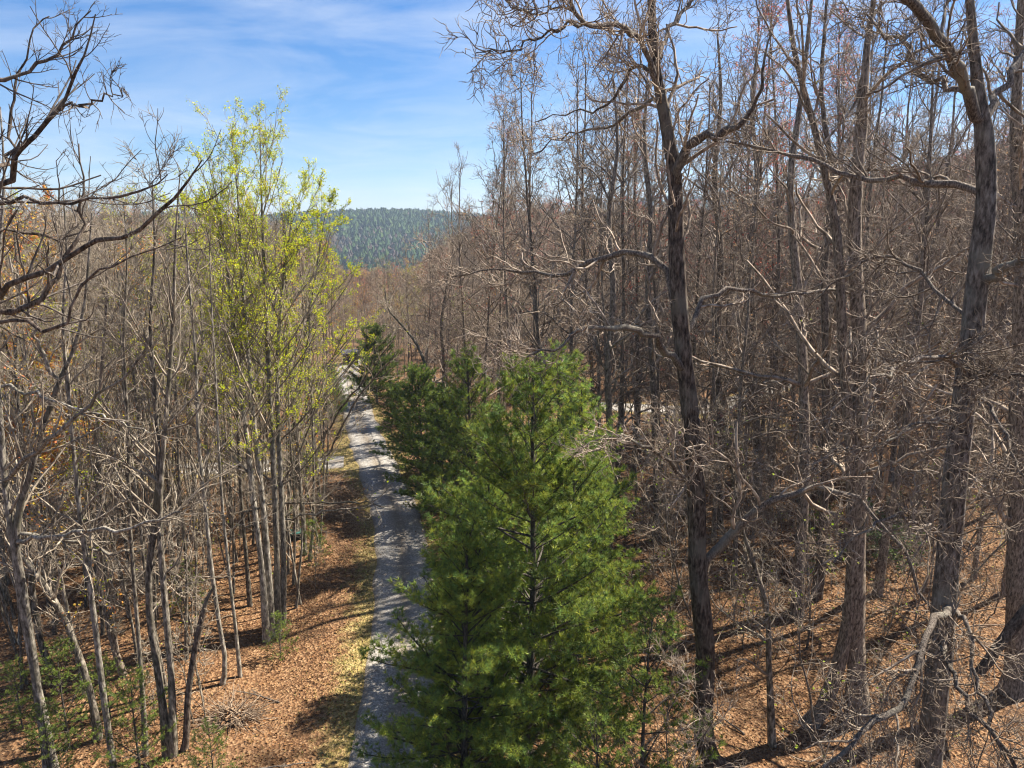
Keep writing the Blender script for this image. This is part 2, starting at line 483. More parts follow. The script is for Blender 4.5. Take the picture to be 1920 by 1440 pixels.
# ground ----------------------------------------------------------------
def axis(lo, hi, fine_lo, fine_hi, step, growth):
    a = list(np.arange(fine_lo, fine_hi + step, step))
    s = step
    while a[-1] < hi: s *= growth; a.append(a[-1] + s)
    b = []; s = step; x = fine_lo
    while x > lo: s *= growth; x -= s; b.append(x)
    return np.array(b[::-1] + a)
gx = axis(-4500, 4500, -46, 46, 0.6, 1.09)
gy = axis(-800, 6000, 8, 100, 0.6, 1.075)
GX, GY = np.meshgrid(gx, gy)
GZ = hgt(GX, GY)
nx, ny = len(gx), len(gy)
ii = (np.arange(ny - 1)[:, None] * nx + np.arange(nx - 1)[None, :]).ravel()
F = np.stack([ii, ii + 1, ii + nx + 1, ii + nx], 1)
dr = np.minimum(path_dist(GX, GY, ROAD_S), np.minimum(path_dist(GX, GY, LANE_S), path_dist(GX, GY, RLANE_S)))
grassv = 0.42 * (1 - sstep(1.4, 3.2, dr)) + 0.06 * sstep(0, 6, 6 - dr) + 0.5 * gauss(GX, GY, -17.0, 46.5, 6, 3.0) + 0.45 * gauss(GX, GY, 19, 53, 6, 5) + 0.10 * gauss(GX, GY, -6.5, 22, 2.5, 9)
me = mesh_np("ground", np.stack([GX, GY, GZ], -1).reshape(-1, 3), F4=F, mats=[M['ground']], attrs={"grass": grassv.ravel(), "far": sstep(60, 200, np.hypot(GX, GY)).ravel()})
g_ob = link("ground", me); g_ob['kind'] = 'structure'

def strip(name, S, half, seed, lift=0.035):
    r = np.random.default_rng(seed)
    T = nrm(np.gradient(S, axis=0)); Nn = np.stack([-T[:, 1], T[:, 0]], 1)
    n = len(S)
    cs = np.linspace(-1, 1, 13)
    def wob():
        k = r.normal(size=n); k = np.convolve(k, np.hanning(9) / np.hanning(9).sum(), 'same'); return 1 + 0.11 * k
    wl_, wr_ = wob(), wob()
    P = np.zeros((n, 13, 3)); ac = np.zeros((n, 13))
    for j, c in enumerate(cs):
        w = half * c * (wl_ if c < 0 else wr_)
        xy = S + Nn * w[:, None]
        z = hgt(xy[:, 0], xy[:, 1]) + lift - 0.10 * (abs(c) > 0.99) + 0.025 * (1 - c * c) - 0.02 * np.exp(-((abs(c) - 0.5) / 0.18) ** 2)
        P[:, j, :2] = xy; P[:, j, 2] = z; ac[:, j] = abs(c)
    i = (np.arange(n - 1)[:, None] * 13 + np.arange(12)[None, :]).ravel()
    me = mesh_np(name, P.reshape(-1, 3), F4=np.stack([i, i + 13, i + 14, i + 1], 1), mats=[M['gravel']], attrs={"across": ac.ravel()})
    o = link(name, me); o['kind'] = 'structure'
    return o
def dense(S, step=0.4):
    d = np.r_[0, np.cumsum(np.linalg.norm(np.diff(S, axis=0), axis=1))]
    s = np.arange(0, d[-1], step)
    return np.stack([np.interp(s, d, S[:, 0]), np.interp(s, d, S[:, 1])], 1)
strip("gravel_road", dense(ROAD_S), 1.4, 11)
strip("side_road", dense(LANE_S)[4:], 1.45, 12, lift=0.03)
strip("far_road", dense(RLANE_S), 1.6, 13, lift=0.03)

# ------------------------------------------------------------------ species
def trunk_path(r, H, r0, K, wig, lean=0.0):
    D = np.array([[lean * r.normal(), lean * r.normal(), 1.0]])
    P, Rr = grow(r, np.array([[0, 0, -0.5]]), D, np.array([H + 0.5]), np.array([r0]), K, wig, 0.12, tip=0.12)
    Rr[:, 0] *= 1.45; 
    if K > 10: Rr[:, 1] *= 1.06
    return P, Rr

SPEC = {
 # tall hickory and oak of the right wood
 'oak':    dict(H=21, r0=0.135, bark='wood_bark', twig='twig_oak', wig=0.035,
    lv=[dict(n=27, t0=0.20, ang=(74, 28), lr=0.30, rmin=0.02, K=8, S=5, wig=0.17, up=0.07, rk=0.55),
        dict(n=7, t0=0.15, ang=(60, 40), lr=0.48, rmin=0.015, K=6, S=3, wig=0.28, up=0.04),
        dict(n=4.2, t0=0.15, ang=(56, 40), lr=0.54, rmin=0.012, K=4, S=3, wig=0.25, up=0.05, lmin=0.45),
        dict(n=1.0, t0=0.2, ang=(52, 38), lr=0.55, rmin=0.0095, K=2, S=3, wig=0.25, up=0.08, lmin=0.35)]),
 # slim grey maples of the left wood
 'slim':   dict(H=14.5, r0=0.064, bark='grey_bark', twig='twig_grey', wig=0.03,
    lv=[dict(n=26, t0=0.18, ang=(64, 28), lr=0.27, rmin=0.013, K=7, S=4, wig=0.13, up=0.08, rk=0.5),
        dict(n=6, t0=0.15, ang=(50, 34), lr=0.50, rmin=0.010, K=5, S=3, wig=0.19, up=0.07),
        dict(n=3.8, t0=0.15, ang=(50, 34), lr=0.52, rmin=0.008, K=3, S=3, wig=0.22, up=0.09, lmin=0.35),
        dict(n=0.5, t0=0.2, ang=(45, 34), lr=0.55, rmin=0.007, K=2, S=3, wig=0.2, up=0.1, lmin=0.25)]),
 # tulip poplar
 'tulip':  dict(H=18, r0=0.12, bark='pale_bark', twig='twig_grey', wig=0.018,
    lv=[dict(n=34, t0=0.34, ang=(60, 26), lr=0.25, rmin=0.012, K=8, S=4, wig=0.08, up=0.14, rk=0.5),
        dict(n=7, t0=0.2, ang=(42, 32), lr=0.42, rmin=0.010, K=5, S=3, wig=0.11, up=0.13),
        dict(n=4, t0=0.2, ang=(42, 32), lr=0.5, rmin=0.008, K=3, S=3, wig=0.15, up=0.12, lmin=0.25)]),
 # cheap ones for far away
 'far':    dict(H=18, r0=0.11, bark='wood_bark', twig='twig_brown', wig=0.03,
    lv=[dict(n=26, t0=0.14, ang=(68, 25), lr=0.31, rmin=0.025, K=5, S=3, wig=0.16, up=0.08, rk=0.5),
        dict(n=7, t0=0.15, ang=(52, 36), lr=0.5, rmin=0.021, K=3, S=3, wig=0.24, up=0.07),
        dict(n=4.6, t0=0.15, ang=(52, 36), lr=0.54, rmin=0.018, K=2, S=3, wig=0.28, up=0.08, lmin=0.5),
        dict(n=0.8, t0=0.2, ang=(45, 36), lr=0.6, rmin=0.016, K=1, S=3, wig=0.2, up=0.08, lmin=0.4)]),
 'under':  dict(H=7.5, r0=0.045, bark='limb_bark', twig='twig_pale', wig=0.09,
    lv=[dict(n=16, t0=0.12, ang=(74, 32), lr=0.46, rmin=0.014, K=9, S=4, wig=0.17, up=0.05, rk=0.6),
        dict(n=6, t0=0.12, ang=(58, 40), lr=0.48, rmin=0.010, K=6, S=3, wig=0.2, up=0.05),
        dict(n=3.6, t0=0.15, ang=(54, 40), lr=0.52, rmin=0.0082, K=4, S=3, wig=0.26, up=0.03, lmin=0.3),
        dict(n=0.7, t0=0.2, ang=(50, 40), lr=0.5, rmin=0.007, K=3, S=3, wig=0.26, up=0.05, lmin=0.22)]),
 'sapling': dict(H=4.2, r0=0.026, bark='grey_bark', twig='twig_grey', wig=0.06,
    lv=[dict(n=14, t0=0.15, ang=(62, 30), lr=0.36, rmin=0.010, K=6, S=3, wig=0.2, up=0.05, rk=0.6),
        dict(n=4.5, t0=0.15, ang=(54, 38), lr=0.5, rmin=0.008, K=4, S=3, wig=0.26, up=0.05),
        dict(n=2, t0=0.2, ang=(50, 38), lr=0.5, rmin=0.007, K=2, S=3, wig=0.28, up=0.06, lmin=0.15)]),
}
LEAFC = {
 'yellow': np.array([(0.36, 0.42, 0.012), (0.44, 0.45, 0.015), (0.27, 0.37, 0.02), (0.50, 0.44, 0.02)]),
 'green':  np.array([(0.22, 0.34, 0.03), (0.30, 0.40, 0.04), (0.36, 0.42, 0.05)]),
 'orange': np.array([(0.50, 0.24, 0.05), (0.52, 0.34, 0.06), (0.46, 0.36, 0.05), (0.44, 0.14, 0.05)]),
 'red':    np.array([(0.40, 0.08, 0.06), (0.34, 0.10, 0.08), (0.42, 0.16, 0.10)]),
 'tan':    np.array([(0.42, 0.25, 0.13), (0.36, 0.20, 0.10), (0.46, 0.30, 0.18)]),
}
def leaf_geo(r, P, n, size, cols, zlo=-1e9, zw=0.0):
    N, K, _ = P.shape
    cnt = r.poisson(n, N)
    idx = np.repeat(np.arange(N), cnt); m = len(idx)
    t = r.uniform(0.35, 1.0, m) * (K - 1); i0 = np.minimum(t.astype(int), K - 2); f = (t - i0)[:, None]
    p = P[idx, i0] * (1 - f) + P[idx, i0 + 1] * f + r.normal(size=(m, 3)) * 0.035
    g = Geo(); quads_at(g, r, p, size, cols, 0.6)
    return g

STATS = {}
def make_tree(name, spec, seed, label, cat, group, leaf=None, stems=1, Hs=1.0, den=1.0):
    r = np.random.default_rng(seed); s = SPEC[spec]
    root = thing(name, label, cat, group=group)
    tg = Geo(); PP, RR = [], []
    K = 14
    for k in range(stems):
        H = s['H'] * Hs * (1 if k == 0 else r.uniform(0.75, 1.0))
        P, Rr = trunk_path(r, H, s['r0'] * (1 if stems == 1 else 0.8), K, s['wig'], 0.03 if stems == 1 else 0.14)
        if stems > 1: P = P + np.array([r.normal() * 0.12, r.normal() * 0.12, 0])
        PP.append(P); RR.append(Rr)
    P = np.concatenate(PP); Rr = np.concatenate(RR)
    tubes(tg, P, Rr, 8 if spec != 'far' else 5, r)
    link("trunk", tg.mesh(name + "_trunk", M[s['bark']]), root)
    lv = [dict(l, n=l['n'] * (den if i == 0 else 1)) for i, l in enumerate(s['lv'])]
    g, aP = crown_geo(r, P, Rr, lv)
    link("crown", g.mesh(name + "_crown", M[s['twig']]), root)
    STATS[name] = STATS.get(name, 0) + g.tris() + tg.tris()
    if leaf:
        kind, n, size = leaf
        lg = leaf_geo(r, aP[min(2, len(aP) - 1)][0], n, size, LEAFC[kind])
        if lg.n:
            link("leaves", lg.mesh(name + "_leaves", M['young_leaves']), root); STATS[name] += lg.tris()
    root['top'] = float(P[:, :, 2].max())
    return root

# ------------------------------------------------------------------ traced trees
def path_px(pts, Y, ground=True, n=18, r=None, jitter=0.0):
    """a traced stem: pixels (x, y, radius px[, Y offset]) seen at distance Y"""
    P, Rd = [], []
    for q in pts:
        yy = Y + (q[3] if len(q) > 3 else 0)
        p = at_y(q[0], q[1], yy); P.append(p)
        _, _, dep = project(p)
        Rd.append(q[2] * 0.82 * dep / F_PX)
    P = np.array(P); Rd = np.array(Rd)
    if ground:
        b = P[0]; z = h1(b[0], b[1])
        if b[2] > z + 0.3:
            P = np.vstack([[b[0] + (b[0] - P[1][0]) * 0.15, b[1], z - 0.3], P]); Rd = np.r_[Rd[0] * 1.6, Rd]
        else:
            P[0, 2] = z - 0.3; Rd[0] *= 1.5
    d = np.r_[0, np.cumsum(np.linalg.norm(np.diff(P, axis=0), axis=1))]
    s = np.linspace(0, d[-1], n)
    # Catmull-Rom through the traced points
    def cr(y):
        m = np.gradient(y, d)
        i = np.clip(np.searchsorted(d, s, 'right') - 1, 0, len(d) - 2)
        h = d[i + 1] - d[i]; t = (s - d[i]) / h
        return (2*t**3-3*t**2+1)*y[i] + (t**3-2*t**2+t)*h*m[i] + (-2*t**3+3*t**2)*y[i+1] + (t**3-t**2)*h*m[i+1]
    Q = np.stack([cr(P[:, k]) for k in range(3)], 1)
    if jitter and r is not None: Q[1:] += r.normal(size=(n - 1, 3)) * jitter
    return Q, np.maximum(np.interp(s, d, Rd), 0.006)

OAK_LIMB = [dict(n=12, t0=0.12, ang=(62, 35), lr=0.36, rmin=0.014, K=8, S=4, wig=0.19, up=0.06, rk=0.55, lmin=0.6, taper=0.45),
            dict(n=5.5, t0=0.15, ang=(58, 40), lr=0.52, rmin=0.0105, K=6, S=3, wig=0.25, up=0.02, lmin=0.45),
            dict(n=3.0, t0=0.2, ang=(54, 40), lr=0.55, rmin=0.0085, K=5, S=3, wig=0.27, up=0.05, lmin=0.35),
            dict(n=0.8, t0=0.2, ang=(54, 40), lr=0.55, rmin=0.007, K=3, S=3, wig=0.27, up=0.05, lmin=0.25)]
SLIM_LIMB = [dict(n=10, t0=0.12, ang=(52, 32), lr=0.34, rmin=0.011, K=6, S=4, wig=0.15, up=0.06, rk=0.55, lmin=0.4, taper=0.45),
             dict(n=4.5, t0=0.15, ang=(48, 36), lr=0.50, rmin=0.008, K=5, S=3, wig=0.2, up=0.05, lmin=0.35),
             dict(n=2.2, t0=0.2, ang=(46, 36), lr=0.52, rmin=0.0065, K=3, S=3, wig=0.22, up=0.08, lmin=0.25)]
EDGE_LIMB = [dict(n=11, t0=0.15, ang=(50, 34), lr=0.32, rmin=0.009, K=7, S=4, wig=0.11, up=0.06, rk=0.5, lmin=0.35, taper=0.5),
             dict(n=4.6, t0=0.2, ang=(48, 36), lr=0.50, rmin=0.0056, K=5, S=3, wig=0.14, up=0.06, lmin=0.22),
             dict(n=1.8, t0=0.3, ang=(46, 36), lr=0.5, rmin=0.0045, K=3, S=3, wig=0.22, up=0.06, lmin=0.12)]

def traced_tree(name, label, cat, Y, trunk, limbs=(), bark='oak_bark', limb_bark='limb_bark', twig='twig_oak', limb_lv=OAK_LIMB, trunk_lv=None,
                seed=1, sides=14, leaf=None, n=26, group=None, jitter=0.045, bump=0.05):
    """trunk: list of stems (each a pixel path); limbs: pixel paths with Y offsets"""
    r = np.random.default_rng(seed)
    if isinstance(trunk[0][0], (int, float)): trunk = [trunk]
    Q0, R0 = path_px(trunk[0], Y, True, n, r)
    base = np.array([Q0[0, 0], Q0[0, 1], h1(Q0[0, 0], Q0[0, 1])])
    root = thing(name, label, cat, tuple(base), group=group)
    tP, tR, tris = [], [], 0
    for k, st in enumerate(trunk):
        Q, Rd = path_px(st, Y, True, n, r)
        g = Geo(); tubes(g, (Q - base)[None], Rd[None], sides, r, bump)
        link("trunk", g.mesh(name + "_trunk", M[bark]), root); tris += g.tris()
        tP.append(Q - base); tR.append(Rd)
    lP, lR = [], []
    for lb in limbs:
        Q, Rd = path_px(lb, Y, False, 18, r, jitter); Rd = Rd * (0.85 + 0.1 * r.normal(size=18).clip(-1, 1))
        g = Geo(); tubes(g, (Q - base)[None], Rd[None], 8, r, bump)
        link("limb", g.mesh(name + "_limb", M[limb_bark]), root); tris += g.tris()
        lP.append(Q - base); lR.append(Rd)
    cg = Geo(); last = []
    if lP:
        g, aP = crown_geo(r, np.array(lP), np.array(lR), limb_lv); cg.add(np.concatenate(g.V), np.concatenate(g.F4)); last.append(aP[-1][0])
    if trunk_lv:
        g, aP = crown_geo(r, np.array(tP), np.array(tR), trunk_lv); cg.add(np.concatenate(g.V), np.concatenate(g.F4)); last.append(aP[-1][0])
    if cg.n:
        link("crown", cg.mesh(name + "_crown", M[twig]), root); tris += cg.tris()
    if leaf and last:
        lg = Geo()
        for Lp in last:
            q = leaf_geo(r, Lp, leaf[1], leaf[2], LEAFC[leaf[0]])
            if q.n: lg.add(np.concatenate(q.V), np.concatenate(q.F4), C=np.concatenate(q.C))
        if lg.n: link("leaves", lg.mesh(name + "_leaves", M['young_leaves']), root); tris += lg.tris()
    STATS[name] = STATS.get(name, 0) + tris
    return root

# --- the tall dark oak right of the pine
oak_top = [dict(n=16, t0=0.62, t1=1.0, ang=(70, 35), lr=0.16, rmin=0.02, K=7, S=4, wig=0.24, up=0.06, rk=0.5)] + OAK_LIMB[1:]
traced_tree("oak_tree", "tall dark furrowed oak standing just right of the big green pine", "tree", 17.5,
    [(1352, 1500, 25), (1343, 1440, 23), (1322, 1200, 21), (1309, 1070, 20), (1305, 900, 19.5), (1293, 760, 19), (1276, 600, 18.5), (1268, 450, 17.5), (1266, 340, 16),
     (1251, 240, 13.5), (1235, 160, 12), (1223, 60, 10), (1222, -40, 8), (1216, -180, 5), (1222, -300, 2)],
    [[(1313, 1080, 13), (1345, 1025, 12), (1400, 975, 10.5, -.3), (1455, 938, 9, -.6), (1530, 912, 8, -1), (1600, 930, 6.5, -1.4), (1660, 985, 5, -1.8), (1720, 1080, 4, -2.2), (1765, 1180, 2, -2.5)],
     [(1287, 695, 10), (1262, 670, 9.5, -.3), (1235, 640, 9, -.7), (1190, 618, 8, -1.1), (1140, 612, 7, -1.5), (1095, 620, 5.5, -1.9), (1050, 645, 4, -2.4), (990, 665, 2.5, -2.8)],
     [(1264, 570, 11), (1250, 525, 10.5, .3), (1232, 490, 10, .5), (1200, 472, 9, .8), (1150, 474, 8, 1.2), (1095, 490, 7, 1.6), (1060, 520, 5.5, 1.9), (1000, 510, 4, 2.2), (920, 505, 2.5, 2.8), (850, 520, 1.5, 3.2)],
     [(1278, 640, 8), (1310, 585, 7, .4), (1345, 545, 6, .8), (1390, 540, 5.5, 1.1), (1450, 552, 5, 1.5), (1560, 546, 4, 2.2), (1640, 556, 2.5, 2.8)],
     [(1268, 350, 13), (1280, 305, 12.5, -.3), (1300, 268, 12, -.6), (1335, 250, 11, -.9), (1378, 242, 9, -1.2), (1408, 205, 6, -1.5), (1430, 150, 4, -1.8), (1450, 60, 2.5, -2.0)],
     [(1238, 180, 9), (1220, 130, 8.5, -.3), (1198, 75, 8, -.7), (1170, 55, 8, -1), (1130, 50, 7.5, -1.4), (1090, 45, 7, -1.8), (1074, 20, 6, -2), (1062, -40, 4, -2.3), (1040, -110, 2, -2.5)],
     [(1090, 45, 5, -1.8), (1050, 50, 4, -2.1), (1000, 75, 3, -2.5), (950, 95, 2.2, -2.9), (895, 92, 1.2, -3.3)],
     [(1076, 22, 4, -2), (1040, 10, 3, -2.4), (985, 25, 2.4, -2.8), (930, 0, 1.8, -3.1), (880, -15, 1.2, -3.4)],
     [(1232, 150, 6), (1210, 125, 5.5, .5), (1185, 130, 5, .9), (1160, 175, 4, 1.3), (1120, 200, 3, 1.7), (1060, 215, 2, 2.1), (1010, 230, 1.2, 2.4)],
     [(1236, 110, 7), (1252, 60, 6, .5), (1285, 15, 5, .9), (1320, -30, 4, 1.4), (1380, -110, 2, 2)],
     [(1301, 935, 6), (1275, 890, 5.5, -.6), (1245, 858, 5, -1.1), (1200, 832, 4.4, -1.6), (1150, 824, 3.6, -2), (1105, 850, 2.2, -2.4)],
     [(1240, 200, 6), (1210, 190, 5, 1), (1180, 215, 4.5, 1.6), (1150, 240, 3.5, 2.2), (1070, 250, 2.4, 2.8), (1000, 290, 1.5, 3.3)]],
    bark='oak_bark', trunk_lv=oak_top, seed=101, n=40, sides=20, bump=0.035)

# --- the big grey-brown oak at the right edge
traced_tree("oak_tree", "massive grey-barked oak near the right edge with a thick forked top", "tree", 14.0,
    [(1728, 1560, 27), (1740, 1440, 26), (1762, 1220, 24.5), (1776, 1060, 24), (1796, 850, 23.5), (1816, 680, 23), (1836, 500, 22), (1850, 350, 20), (1846, 255, 19), (1838, 205, 16), (1828, 110, 10), (1818, 0, 9), (1812, -120, 6), (1810, -240, 2)],
    [[(1840, 225, 15), (1812, 160, 14.5, -.3), (1782, 110, 14, -.6), (1745, 55, 13, -.9), (1700, 8, 12, -1.2), (1640, -50, 9, -1.5), (1560, -120, 5, -1.9)],
     [(1848, 240, 11), (1872, 175, 10.5, .4), (1900, 125, 10, .7), (1935, 75, 9, 1), (1990, 0, 7, 1.4), (2040, -90, 4, 1.8)],
     [(1812, 175, 8), (1770, 165, 7.5, .6), (1735, 145, 7, 1.0), (1718, 112, 6.5, 1.3), (1690, 80, 5.5, 1.6), (1650, 60, 4.5, 1.9), (1620, 20, 3, 2.2)],
     [(1848, 365, 10), (1800, 352, 9.5, .4), (1740, 338, 9, .7), (1680, 332, 8, 1.1), (1610, 335, 7, 1.6), (1560, 318, 6, 2), (1500, 292, 5, 2.4), (1440, 285, 4, 2.8), (1370, 270, 2.5, 3.2)],
     [(1838, 535, 14), (1865, 518, 13.5, -.3), (1900, 498, 13, -.6), (1950, 478, 11, -1), (2040, 440, 6, -1.5)],
     [(1826, 690, 7), (1780, 674, 6.5, -.5), (1740, 672, 6, -.9), (1690, 690, 5, -1.3), (1630, 716, 3.5, -1.8), (1560, 760, 2, -2.2)],
     [(1822, 715, 6), (1845, 702, 5.5, -.5), (1885, 702, 5, -.9), (1950, 710, 3.5, -1.4)],
     [(1832, 745, 5), (1865, 770, 4.8, -1), (1893, 820, 4.5, -1.5), (1912, 880, 4, -2), (1930, 950, 3, -2.4)],
     [(1786, 1140, 10), (1762, 1158, 9.5, -.8), (1738, 1186, 9, -1.3), (1722, 1230, 8.5, -1.7), (1706, 1280, 8, -2), (1694, 1320, 8, -2.2), (1640, 1356, 7.5, -2.5), (1585, 1400, 6.5, -2.8), (1545, 1440, 5, -3)],
     [(1790, 1150, 7), (1806, 1160, 6.5, -.8), (1822, 1220, 6, -1.2), (1836, 1290, 5.5, -1.6), (1850, 1340, 5, -1.9), (1900, 1440, 4, -2.2)],
     [(1768, 1200, 7), (1790, 1270, 6.5, -1.5), (1830, 1340, 6, -2), (1880, 1400, 5.5, -2.3), (1925, 1470, 5, -2.5)],
     [(1826, 600, 6), (1770, 560, 5.5, 1), (1710, 500, 5, 1.6), (1650, 480, 4, 2.2), (1580, 520, 3, 2.7), (1520, 560, 2, 3)],
     [(1805, 800, 5), (1760, 790, 4.5, -1), (1700, 800, 4, -1.6), (1640, 840, 3.2, -2), (1560, 850, 2, -2.5)],
     [(1780, 1010, 5), (1730, 980, 4.5, -1), (1670, 975, 4, -1.6), (1610, 1010, 3, -2), (1560, 1060, 2, -2.3)]],
    bark='grey_oak_bark', trunk_lv=None, seed=202, n=40, sides=20, bump=0.035)

# --- dark trunks behind and between them
def mid_oak(label, Y, pts, seed, rk=1.0, leaf=None, twig='twig_oak', bark='wood_bark', den=1.0):
    lv = [dict(n=17 * den, t0=0.25, ang=(68, 28), lr=0.24, rmin=0.018, K=7, S=4, wig=0.22, up=0.06, rk=0.5),
          dict(n=6.0, t0=0.15, ang=(58, 38), lr=0.50, rmin=0.0125, K=6, S=3, wig=0.32, up=0.03),
          dict(n=3.8, t0=0.15, ang=(54, 38), lr=0.55, rmin=0.0098, K=4, S=3, wig=0.26, up=0.05, lmin=0.4),
          dict(n=0.8, t0=0.2, ang=(52, 38), lr=0.55, rmin=0.008, K=2, S=3, wig=0.25, up=0.06, lmin=0.3)]
    return traced_tree("oak_tree", label, "tree", Y, pts, (), bark=bark, twig=twig, trunk_lv=lv, seed=seed, sides=10, leaf=leaf, n=24)
mid_oak("dark straight oak with two stems reaching the top, left of the massive grey oak", 19.5,
    [[(1598, 1440, 19), (1604, 1250, 18), (1606, 1050, 17), (1612, 850, 16), (1612, 650, 15), (1602, 450, 14), (1606, 330, 13), (1616, 230, 12), (1622, 120, 8), (1640, -20, 5), (1650, -160, 2)],
     [(1500, 1430, 17), (1535, 1340, 17), (1570, 1250, 16), (1590, 1170, 15), (1598, 1050, 13), (1594, 850, 12), (1580, 650, 11), (1566, 420, 10), (1530, 250, 8), (1490, 100, 6), (1470, -60, 3)]], 303, leaf=('green', 0.03, 0.07))
mid_oak("dark slender oak trunk at the left of a close pair on the leafy slope", 26, [(1486, 1250, 12), (1498, 1080, 12), (1508, 900, 11.5), (1506, 700, 11), (1494, 520, 10), (1482, 330, 8), (1500, 200, 6), (1518, 40, 4), (1530, -80, 2)], 304)
mid_oak("dark slender oak trunk at the right of a close pair on the leafy slope", 27, [(1520, 1220, 10), (1538, 1060, 10), (1546, 900, 9.5), (1550, 700, 9), (1546, 500, 8), (1560, 330, 7), (1540, 180, 5), (1550, 0, 3)], 305)
mid_oak("thin grey tree with green buds between the tall dark oak and the leaning stem", 18.5, [(1446, 1450, 7), (1442, 1250, 6.5), (1436, 1130, 6), (1418, 1070, 5.5), (1394, 1000, 4.5), (1375, 900, 3.5), (1360, 800, 2.5)], 306, leaf=('green', 0.12, 0.07), twig='twig_grey', bark='grey_bark')
mid_oak("thick dark oak trunk cut by the right edge above the fallen log", 20.5, [(1902, 1260, 22), (1905, 1100, 20), (1908, 900, 19), (1912, 700, 18), (1916, 450, 16), (1905, 250, 13), (1912, 50, 9), (1920, -120, 4)], 307)
mid_oak("mid-distance dark oak right behind the horizontal limb of the tall oak", 38, [(1420, 905, 9), (1418, 760, 9), (1412, 620, 8.5), (1408, 480, 7.5), (1420, 330, 6), (1410, 200, 4), (1420, 90, 2)], 308, leaf=('red', 0.02, 0.09))
mid_oak("straight brown oak trunk between the tall dark oak and the mid-distance oak", 34, [(1348, 960, 9), (1350, 800, 9), (1345, 640, 8.5), (1352, 480, 8), (1340, 330, 6), (1352, 180, 4), (1345, 60, 2)], 309)
mid_oak("leaning dark trunk sloping right behind the double-stemmed oak", 27, [(1640, 1160, 9), (1662, 1000, 9), (1690, 860, 8.5), (1705, 740, 8), (1722, 600, 7), (1735, 430, 6), (1745, 260, 4), (1750, 120, 2)], 310)
mid_oak("slender dark trunk rising behind the right side of the big green pine", 31, [(1142, 1000, 8), (1146, 860, 8), (1140, 700, 7.5), (1150, 540, 7), (1142, 400, 5.5), (1158, 280, 4), (1150, 150, 2)], 311, leaf=('red', 0.03, 0.09))
mid_oak("dark trunk with reddish buds just left of the tall dark oak", 33, [(1232, 980, 8), (1230, 840, 8), (1224, 690, 7.5), (1215, 540, 7), (1220, 400, 5), (1208, 250, 3.5), (1216, 120, 2)], 312, leaf=('red', 0.06, 0.09))
mid_oak("old dark oak with spreading crown beyond the small roadside pines", 52, [(830, 752, 5.5), (833, 680, 5), (828, 610, 4.2), (836, 550, 3), (842, 505, 2), (850, 465, 0.8)], 313, den=1.7)
mid_oak("crooked pale tree leaning left over the roadside pines", 46, [(822, 830, 4), (815, 735, 4), (800, 690, 3.6), (778, 640, 3), (745, 600, 2.4), (728, 580, 1.6), (722, 540, 0.8)], 314, twig='twig_grey', bark='grey_bark')
# leaning log at the right edge
def fallen_log():
    r = np.random.default_rng(5)
    root = thing("fallen_log", "dark leaning log propped against the trunk at the right edge", "log", (0, 0, 0))
    Q, Rd = path_px([(1835, 1262, 10), (1852, 1240, 11), (1876, 1205, 11), (1900, 1175, 12), (1935, 1130, 12)], 19.2, False, 14, r)
    base = Q[0].copy(); root.location = base
    g = Geo(); tubes(g, (Q - base)[None], Rd[None], 12, r, 0.06); link("bark", g.mesh("log_bark", M['oak_bark']), root)
    p, D, L, R0, t = spawn(r, (Q - base)[None], Rd[None], 4, 0.3, 0.9, (60, 50), 0.2, 0.02)
    P, Rr = grow(r, p, D, L, R0, 4, 0.1, 0.0)
    for k in range(len(P)):
        g = Geo(); tubes(g, P[k:k + 1], Rr[k:k + 1], 5, r)
        link("branch_stub", g.mesh("log_stub", M['oak_bark']), root)
fallen_log()

# --- left wood, nearest stems
def slim_tree(label, Y, trunk, limbs=(), seed=1, bark='grey_bark', t0=0.35, n1=16, lr=0.2, leaf=None, twig='twig_grey', name="maple_tree", lvl=None):
    lv = lvl or [dict(n=n1, t0=t0, ang=(60, 28), lr=lr, rmin=0.010, K=7, S=4, wig=0.13, up=0.07, rk=0.5),
          dict(n=5.5, t0=0.12, ang=(50, 36), lr=0.50, rmin=0.0085, K=5, S=3, wig=0.2, up=0.06),
          dict(n=3.4, t0=0.15, ang=(48, 36), lr=0.52, rmin=0.007, K=3, S=3, wig=0.24, up=0.08, lmin=0.3)]
    thin = lambda st: [(q[0], q[1], q[2] * (0.88 - 0.12 * i / max(1, len(st) - 1)), *q[3:]) for i, q in enumerate(st)]
    trunk = [thin(st) for st in trunk] if not isinstance(trunk[0][0], (int, float)) else thin(trunk)
    return traced_tree(name, label, "tree", Y, trunk, limbs, bark=bark, limb_bark=bark, twig=twig, limb_lv=SLIM_LIMB, trunk_lv=lv, seed=seed, sides=10, leaf=leaf, n=24, bump=0.025)
